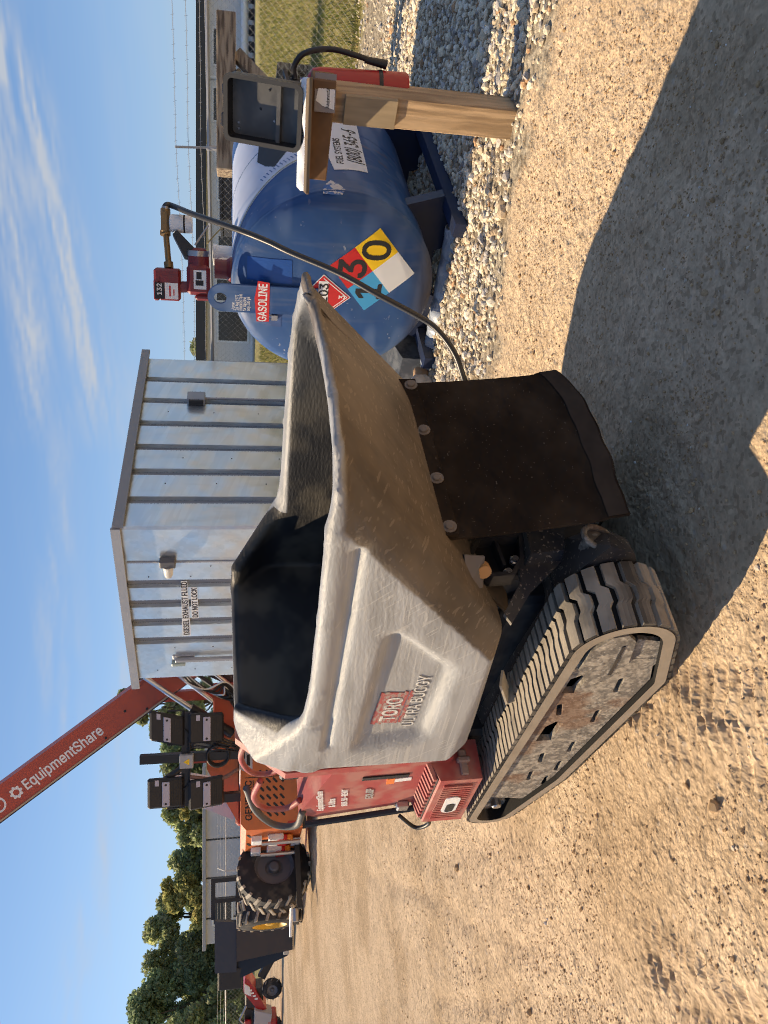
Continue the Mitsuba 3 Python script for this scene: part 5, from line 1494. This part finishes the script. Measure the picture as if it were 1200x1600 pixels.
# ---------------------------------------------------------------- light tower trailer
lt = thing('light_tower', 'orange light tower trailer with four black lamp heads on its mast, left of the shed', 'light tower')
LK = V(-4.90, 12.0, 0)
LFm = Frame(LK, (.8, .6, 0), (0, 0, 1), (.6, -.8, 0))      # front face: x along it, y up, z out
LE = Frame(LK, (.6, -.8, 0), (0, 0, 1), (-.8, -.6, 0))     # left end face: x towards the camera
bodyp = Polygon([(0, .22), (1.75, .22), (1.75, 1.12), (1.68, 1.17), (.10, 1.17), (0, 1.09)])
lb = part(lt, 'body', slab(bodyp, LFm, -1.85, 0), ORANGE, label='orange enclosure')
part(lb, 'grey_hood', slab([(.86, .98), (1.76, .98), (1.76, 1.19), (.95, 1.19)], LFm, -1.2, .006), mat('hood_grey', (0.45, 0.43, 0.45), 0.5))
part(lb, 'hood_mark', slab([(1.0, 1.02), (1.18, 1.02), (1.18, 1.07), (1.0, 1.07)], LFm, .006, .01), INK)
m_ = meshkit.text_mesh('GENERAC', .10, .004, True)
m_.apply_scale((.62 / m_.bounds[1][0], 1, 1))
part(lb, 'lettering', Frame(LFm((.14, 1.0, .001)), (.8, .6, 0), (0, 0, 1), (.6, -.8, 0))(m_), INK)
part(lb, 'underline_print', slab([(.36, .965), (.76, .965), (.76, .98), (.36, .98)], LFm, .001, .004), INK)
for r in range(6):
    for c_ in range(4):
        x, y = .20 + r * .13, .50 + c_ * .105
        part(lb, 'vent_slot', slab(LineString([(x, y), (x + .05, y + .045)]).buffer(.017), LFm, .001, .006), INK)
part(lb, 'door_gap', slab([(.80, .26), (.812, .26), (.812, 1.1), (.80, 1.1)], LFm, .001, .004), INK)
part(lb, 'latch', slab([(.05, .33), (.09, .33), (.09, .45), (.05, .45)], LFm, .001, .02), mat('latch_red', (0.4, 0.03, 0.02), 0.5))
for i in range(3):
    part(lb, 'end_slot', slab(LineString([(-.4 - i * .5, 1.02), (-.28 - i * .5, 1.06)]).buffer(.02), LE, .001, .006), INK)
for i, x in enumerate((-.45, -1.15)):
    part(lb, 'outlet_box', LE(cbox((x - .12, .84, .0), (x + .12, 1.0, .09), .01)), WHITE)
    part(lb, 'outlet_stem', rod(LE((x, .84, .06)), LE((x, .72, .06)), .02, 8), BLACK)
    part(lb, 'lamp_bracket', LE(cbox((x - .2, .50, .0), (x + .18, .74, .10), .02)), WHITE)
    part(lb, 'tail_lamp', LE(cbox((x - .18, .44, .02), (x + .16, .60, .12), .02)), REDINK)
    part(lb, 'side_lamp', LE(cbox((x - .1, .36, .02), (x + .16, .45, .11), .015)), mat('amber_lens', (0.75, 0.25, 0.03), 0.3) if i == 0 else 'amber_lens')
    part(lb, 'jack', rod(LE((x + .2, .25, .15)), LE((x + .2, .85, .15)), .03, 10), STEEL)
part(lb, 'number_plate', LE(cbox((-.9, .22, .05), (-.45, .36, .06))), mat('plate_grey', (0.5, 0.5, 0.5), 0.4))
part(lt, 'drawbar', beam(LE((-.9, .26, .0)), LE((-.9, .26, 1.0)), .1, .08), BLACK)
part(lt, 'tow_hook', rod(LE((-.9, .33, 1.0)), LE((-.9, .33, 1.18)), .045, 10), STEEL)
part(lt, 'chassis_rail', beam(LFm((.0, .2, -.1)), LFm((1.8, .2, -.1)), .1, .08), BLACK)
tyre(lt, LFm((1.15, .30, -.02)), (.6, -.8, 0), .30, .18, GREYRIM, 12)
mx = -3.88
part(lt, 'mast', [beam((mx, 12.55, 1.1), (mx, 12.55, 2.72), .13, .13, up=(0, 1, 0)), beam((mx + .14, 12.62, 1.1), (mx + .14, 12.62, 2.0), .07, .07, up=(0, 1, 0))], BLACK, label='black telescopic mast')
part(lt, 'mast_box', cbox((mx - .13, 12.36, 1.90), (mx + .08, 12.48, 2.11), .01), mat('box_grey', (0.36, 0.35, 0.34), 0.5))
part(lt, 'warning_mark', slab([(-.05, -.04), (.05, -.04), (0, .05)], Frame((mx - .025, 12.36, 2.0), (1, 0, 0), (0, 0, 1), (0, -1, 0)), .001, .004), YELLOWINK)
part(lt, 'crossbar', beam((mx - .75, 12.50, 2.02), (mx + .72, 12.50, 2.02), .10, .13), BLACK)
part(lt, 'stabiliser', rod((mx - .1, 12.5, 2.0), (mx - .42, 12.45, 2.5), .05, 8), BLACK)
part(lt, 'post', beam((mx - .68, 12.55, .95), (mx - .68, 12.55, 1.8), .13, .13, up=(0, 1, 0)), BLACK)
coil = [V(mx + .02 + .17 * math.cos(a) * (1 + .0 * a), 12.40 + .01 * a, 1.52 + .17 * math.sin(a)) for a in np.linspace(0, 6 * math.pi, 60)]
for i in range(5):
    part(lt, 'cable', tube(spline([(mx + .1 + .05 * i, 12.44, 2.0), (mx + .2 + .06 * i, 12.42, 1.85 - .03 * i), (mx + .12 + .05 * i, 12.43, 1.5), (mx + .05 + .03 * i, 12.45, 1.18)], 6), .012, 6), BLACK, smooth=True)
for dx in (-.5, .5):
    part(lt, 'lamp_yoke', tube([(mx + dx - .26, 12.44, 2.3), (mx + dx - .26, 12.46, 2.05), (mx + dx + .26, 12.46, 2.05), (mx + dx + .26, 12.44, 2.3)], .02, 6), BLACK)
    part(lt, 'lamp_cable', tube(spline([(mx + dx, 12.45, 2.1), (mx + dx * .8, 12.42, 1.98), (mx + dx * .3, 12.42, 1.95)], 6), .014, 6), BLACK, smooth=True)
part(lt, 'cable_coil', tube(coil, .018, 6), BLACK, smooth=True)
part(lt, 'cable', tube(spline([(mx - .2, 12.42, 1.2), (mx - .34, 12.42, 1.5), (mx - .28, 12.42, 1.95)], 6), .03, 8), mat('brown_cable', (0.2, 0.1, 0.07), 0.6), smooth=True)
part(lt, 'mast_panel', cbox((mx + .15, 12.5, 1.6), (mx + .26, 12.56, 1.9)), mat('panel_olive', (0.2, 0.2, 0.17), 0.5))
part(lt, 'mast_panel', cbox((mx + .15, 12.5, 1.3), (mx + .24, 12.56, 1.55)), mat('panel_tan', (0.3, 0.18, 0.07), 0.5))
LAV = mat('lamp_strip', (0.42, 0.40, 0.47), 0.35)
for dx, z, tilt in ((.50, 2.30, .28), (.48, 1.70, .04), (-.50, 2.32, .03), (-.54, 1.70, -.08)):
    hx = unit(V(.97, -.05, 0))
    hy = unit(V(tilt, -.12, 1))
    hf = Frame((mx + dx, 12.40, z), hx, hy, unit(np.cross(hx, hy)))
    lh = part(lt, 'lamp_head', hf(cbox((-.235, -.27, -.07), (.235, .27, .03), .03)), BLACK, label='black lamp head seen from its back')
    part(lh, 'driver_strip', hf(cbox((-.19, -.06, .03), (.19, .055, .06), .008)), LAV)
    part(lh, 'tag', hf(cbox((.13, .10, .03), (.22, .16, .034))), LAV)
    for x in (-.15, .15):
        part(lh, 'strip_bolt', rod(hf((x, .0, .06)), hf((x, .0, .066)), .018, 8), INK)
    for j in range(5):
        part(lh, 'fin', hf(cbox((-.22, -.24 + j * .035, .03), (.22, -.23 + j * .035, .045))), BLACK)

# ---------------------------------------------------------------- black bucket attachment standing on end
bk = thing('loader_bucket', 'black and brown steel loader bucket standing on end, left of the big tyres', 'loader bucket')
BROWNST = mat('brown_steel', lambda p, n, uv: mix((0.075, 0.05, 0.03), (0.05, 0.04, 0.03), fbm(p.x * 4, p.y * 4, p.z * 4)), 0.6)
NAVY = mat('navy_steel', (0.02, 0.028, 0.05), 0.4)
part(bk, 'back_plate', hull([(-9.98, 17, 1.68), (-8.86, 17, 1.68), (-8.92, 17, 1.18), (-10.0, 17, 1.22), (-9.98, 17.1, 1.68), (-8.86, 17.1, 1.68), (-8.92, 17.1, 1.18), (-10.0, 17.1, 1.22)]), NAVY)
part(bk, 'cutting_plate', hull([(-9.75, 16.95, 1.22), (-8.88, 16.95, 1.22), (-8.86, 16.6, .03), (-9.42, 16.6, .03), (-9.75, 17.15, 1.22), (-8.88, 17.15, 1.22), (-8.86, 16.8, .03), (-9.42, 16.8, .03)]), BROWNST)
part(bk, 'side_plate', hull([(-10.28, 17.1, 1.35), (-9.75, 17.1, 1.25), (-9.45, 16.8, .12), (-9.65, 16.8, .12), (-10.28, 17.2, 1.35), (-9.75, 17.2, 1.25), (-9.45, 16.9, .12), (-9.65, 16.9, .12)]), BLACK)
part(bk, 'hitch_plate', cbox((-10.4, 17.05, 1.1), (-9.95, 17.2, 1.6), .01), BLACK)
for x in (-8.55, -8.1):
    part(bk, 'frame_tube', beam((x, 17.3, 0), (x, 17.3, 1.75), .09, .09, up=(0, 1, 0)), BLACK)
part(bk, 'frame_tube', beam((-8.95, 17.3, 1.72), (-8.05, 17.3, 1.72), .09, .09), BLACK)
part(bk, 'frame_tube', beam((-8.95, 17.3, 1.2), (-8.05, 17.3, 1.2), .07, .07), BLACK)
part(bk, 'tooth', cbox((-9.58, 16.7, .1), (-9.45, 16.9, .22), .01), STEEL)

# ---------------------------------------------------------------- red trencher far left
rd = thing('trencher', 'small red and black trencher with grey guard at the far left edge', 'trencher')
part(rd, 'hood', hull([(x, y, z) for x, z in ((-12.35, .98), (-12.45, .86), (-13.25, .42), (-13.3, .62), (-12.75, 1.02)) for y in (20.7, 21.3)]), RED)
part(rd, 'engine', cbox((-13.25, 20.8, .5), (-12.75, 21.3, .98), .03), BLACK)
part(rd, 'white_cap', hull([(x, y, z) for x, z in ((-12.5, 1.0), (-12.75, 1.0), (-12.85, .82), (-12.6, .86)) for y in (20.66, 20.70)]), WHITE)
part(rd, 'guard', hull([(x, y, z) for x, z in ((-13.2, .72), (-13.75, .76), (-13.85, .35), (-13.35, .28)) for y in (20.6, 21.0)]), mat('guard_grey', (0.36, 0.35, 0.36), 0.5))
part(rd, 'red_base', cbox((-14.2, 20.6, .14), (-13.5, 21.2, .42), .04), RED)
part(rd, 'seat_frame', hull([(x, y, z) for x, z in ((-13.3, 1.0), (-14.2, 1.0), (-14.2, .8), (-13.4, .7)) for y in (20.9, 21.2)]), BLACK)
part(rd, 'handle', tube([(-13.1, 20.7, .95), (-13.45, 20.7, 1.12), (-13.6, 20.7, 1.0)], .03, 8), STEEL)
part(rd, 'red_panel', cbox((-14.1, 20.75, .82), (-13.55, 20.85, 1.0), .02), RED)
part(rd, 'lettering', [cbox((-12.72 - .08 * i, 20.68, .80 - .05 * i), (-12.68 - .08 * i, 20.70, .88 - .05 * i)) for i in range(4)], WHITEINK)
for x, r in ((-12.75, .27), (-13.75, .25)):
    tyre(rd, (x, 20.75, r), (0, -1, 0), r, .2, GREYRIM, 10)
part(rd, 'digging_arm', beam((-12.5, 20.9, .55), (-11.75, 20.9, .12), .12, .2), BLACK)

# ---------------------------------------------------------------- trees and grass
LEAFM = {'type': 'principledthin', 'base_color': {'type': 'mesh_attribute', 'name': 'vertex_color'}, 'roughness': 0.6, 'diff_trans': 1.0, 'spec_trans': 0.0}
scene['leaf'] = {'type': 'twosided', 'front': {'type': 'diffuse', 'reflectance': {'type': 'mesh_attribute', 'name': 'vertex_color'}}}
scene['leaf'] = LEAFM
BARK = mat('tree_bark', (0.09, 0.07, 0.05), 0.9)


def leaves(centres, radii, n, size, cols, r):
    """n leaf-clump cards of two crossed faces each in the clumps' volumes"""
    k = r.choice(len(centres), n, p=radii ** 2 / (radii ** 2).sum())
    d = r.normal(size=(n, 3))
    d /= np.linalg.norm(d, axis=1, keepdims=True)
    rad = radii[k] * r.random(n) ** .45
    c = centres[k] + d * rad[:, None] * (1, 1, .85)
    a = r.normal(size=(n, 3)); a /= np.linalg.norm(a, axis=1, keepdims=True)
    b = np.cross(a, r.normal(size=(n, 3))); b /= np.linalg.norm(b, axis=1, keepdims=True)
    s = size * (.6 + .8 * r.random(n))[:, None]
    v = np.stack([c - a * s, c - b * s * .6, c + a * s, c + b * s * .6 + d * s * .2], 1)
    f = np.arange(n)[:, None] * 4 + np.array([[0, 1, 2, 0, 2, 3]])
    col = cols[r.choice(len(cols), n)] * (.65 + .7 * r.random((n, 1))) * (0.75 + 0.5 * r.random(len(centres))[k][:, None])
    return (v.reshape(-1, 3), f.reshape(-1, 3)), np.repeat(col, 4, 0)


OAK = 6.0 * np.array([(0.062, 0.074, 0.036), (0.050, 0.060, 0.034), (0.080, 0.084, 0.038), (0.060, 0.064, 0.042)])
YEL = 3.4 * np.array([(0.105, 0.105, 0.04), (0.085, 0.090, 0.036), (0.13, 0.115, 0.045)])
DRK = 7.0 * np.array([(0.040, 0.054, 0.030), (0.048, 0.058, 0.030), (0.036, 0.045, 0.028)])


def tree(x, y, h, w, cols, label, seed, n=5200, size=.26, low=.12, group='trees beyond the yard'):
    r = np.random.default_rng(seed)
    t = thing('tree', label, 'tree', group)
    limbs = [tube([(x, y, -.3), (x + .1, y, h * .3), (x + .2 * r.normal(), y, h * .65)], [.22, .17, .07], 8)]
    cs, rs = [], []
    for i in range(38):
        u = r.random()
        z = h * (low + (1 - low) * (u ** .8)) - .4
        prof_ = math.sin(math.pi * min(1, .18 + .80 * (z / h))) ** .7
        a = r.random() * 2 * math.pi
        q = w * prof_ * r.random() ** .5
        c = V(x + q * math.cos(a), y + q * math.sin(a), z)
        cs.append(c)
        rs.append(w * (.17 + .22 * r.random()))
        if i % 3 == 0:
            limbs.append(tube([(x + .1, y, h * .25 + .3 * z / h), (x * .5 + c[0] * .5, y * .5 + c[1] * .5, z * .7 + .4), tuple(c)], [.09, .06, .02], 5))
    part(t, 'trunk', limbs, BARK, smooth=True)
    m, c = leaves(np.array(cs), np.array(rs), n, size, cols, r)
    part(t, 'crown', m, 'leaf', color=c)


def at(u, vtop, Y):
    return (u - 800) / 1200 * (Y + .25) , 1.28 + (365 - vtop) / 1200 * (Y + .25) * 1.0


spec = [(5, 268, 52, 56, OAK, 'first tree of the left tree line, cut by the picture edge'), (58, 212, 56, 60, DRK, 'tallest dark tree of the left tree line'),
        (112, 236, 58, 55, OAK, 'tree right of the tallest dark tree in the left tree line'), (150, 268, 66, 45, YEL, 'yellowish tree in the low dip of the left tree line'),
        (186, 238, 60, 52, OAK, 'rounded green tree above the pale building, left of the yellow one'), (226, 258, 57, 44, YEL, 'yellow-green tree above the window of the pale building'),
        (262, 272, 62, 44, OAK, 'olive tree above the middle of the pale building'), (300, 286, 64, 42, DRK, 'low dark tree behind the right part of the pale building'),
        (338, 262, 60, 44, OAK, 'tree beside the left lamp heads of the light tower'), (372, 246, 58, 40, YEL, 'yellow-green tree directly behind the left lamp heads'),
        (430, 262, 66, 50, OAK, 'green tree behind the mast of the light tower'), (478, 232, 64, 46, DRK, 'dark tree behind the right lamp heads'), (512, 188, 60, 34, OAK, 'tall thin tree seen under the raised boom')]
for i, (u, vt, Y, wpx, cols, lab) in enumerate(spec):
    x, h = at(u, vt, Y)
    tree(x, Y, h, wpx / 1200 * Y, cols, lab, 100 + i, 13000, .17)
x, h = at(1050, 302, 70)
tree(x, 70, h, 2.2, OAK, 'small tree beyond the white building, right of the shed', 140, 2500, .3)
x, h = at(1232, 312, 75)
tree(x, 75, h, 1.6, OAK, 'small rounded tree beyond the white building, behind the pump', 141, 2500, .3)
# undergrowth filling the foot of the tree line
r = np.random.default_rng(77)
cs = np.stack([r.uniform(-52, -14, 120), r.uniform(62, 72, 120), r.uniform(.2, 2.6, 120)], -1)
m, c = leaves(cs, r.uniform(1.0, 2.0, 120), 16000, .34, DRK, r)
single('undergrowth', m, 'leaf', 'dark undergrowth along the foot of the tree line', 'bushes', kind='stuff', color=c)

r = np.random.default_rng(55)
n = 60000
yy = 7.0 + 30 * r.random(n) ** 1.9
xx = r.uniform(.0, 1.0, n) * (yy * .95 + 2.5) - .5
xy = np.stack([xx, yy], -1)
xy = xy[_sh.contains_xy(GRASS, xy[:, 0], xy[:, 1])]
n = len(xy)
z = ground_h(xy[:, 0], xy[:, 1])
hgt = (.05 + .07 * r.random(n)) * (.8 + .03 * xy[:, 1])
wd = .0035 * (1 + .12 * xy[:, 1])
a = r.random(n) * 2 * np.pi
dx = np.stack([np.cos(a), np.sin(a), 0 * a], -1) * wd[:, None]
base = np.stack([xy[:, 0], xy[:, 1], z - .004], -1)
lean = np.stack([r.normal(0, .5, n), r.normal(0, .5, n), 0 * a], -1) * hgt[:, None]
tip = base + lean + np.stack([0 * a, 0 * a, hgt], -1)
v = np.stack([base - dx, base + dx, tip], 1).reshape(-1, 3)
pal = np.array([(0.22, 0.22, 0.06), (0.30, 0.26, 0.10), (0.15, 0.18, 0.045), (0.36, 0.30, 0.15)])
pn_ = meshkit.fbm(np.stack([xy[:, 0] * .7, xy[:, 1] * .7, 0 * z], -1), 3, 8)
ci = np.clip((pn_ * 4 + r.normal(0, .8, n)).astype(int), 0, 3)
single('grass', (v, np.arange(3 * n).reshape(-1, 3)), 'leaf', 'short dry olive grass between the fence and the white building', 'grass', kind='stuff', color=np.repeat(pal[ci] * (.75 + .5 * r.random((n, 1))), 3, 0))

scene = {k: v for k, v in scene.items()}
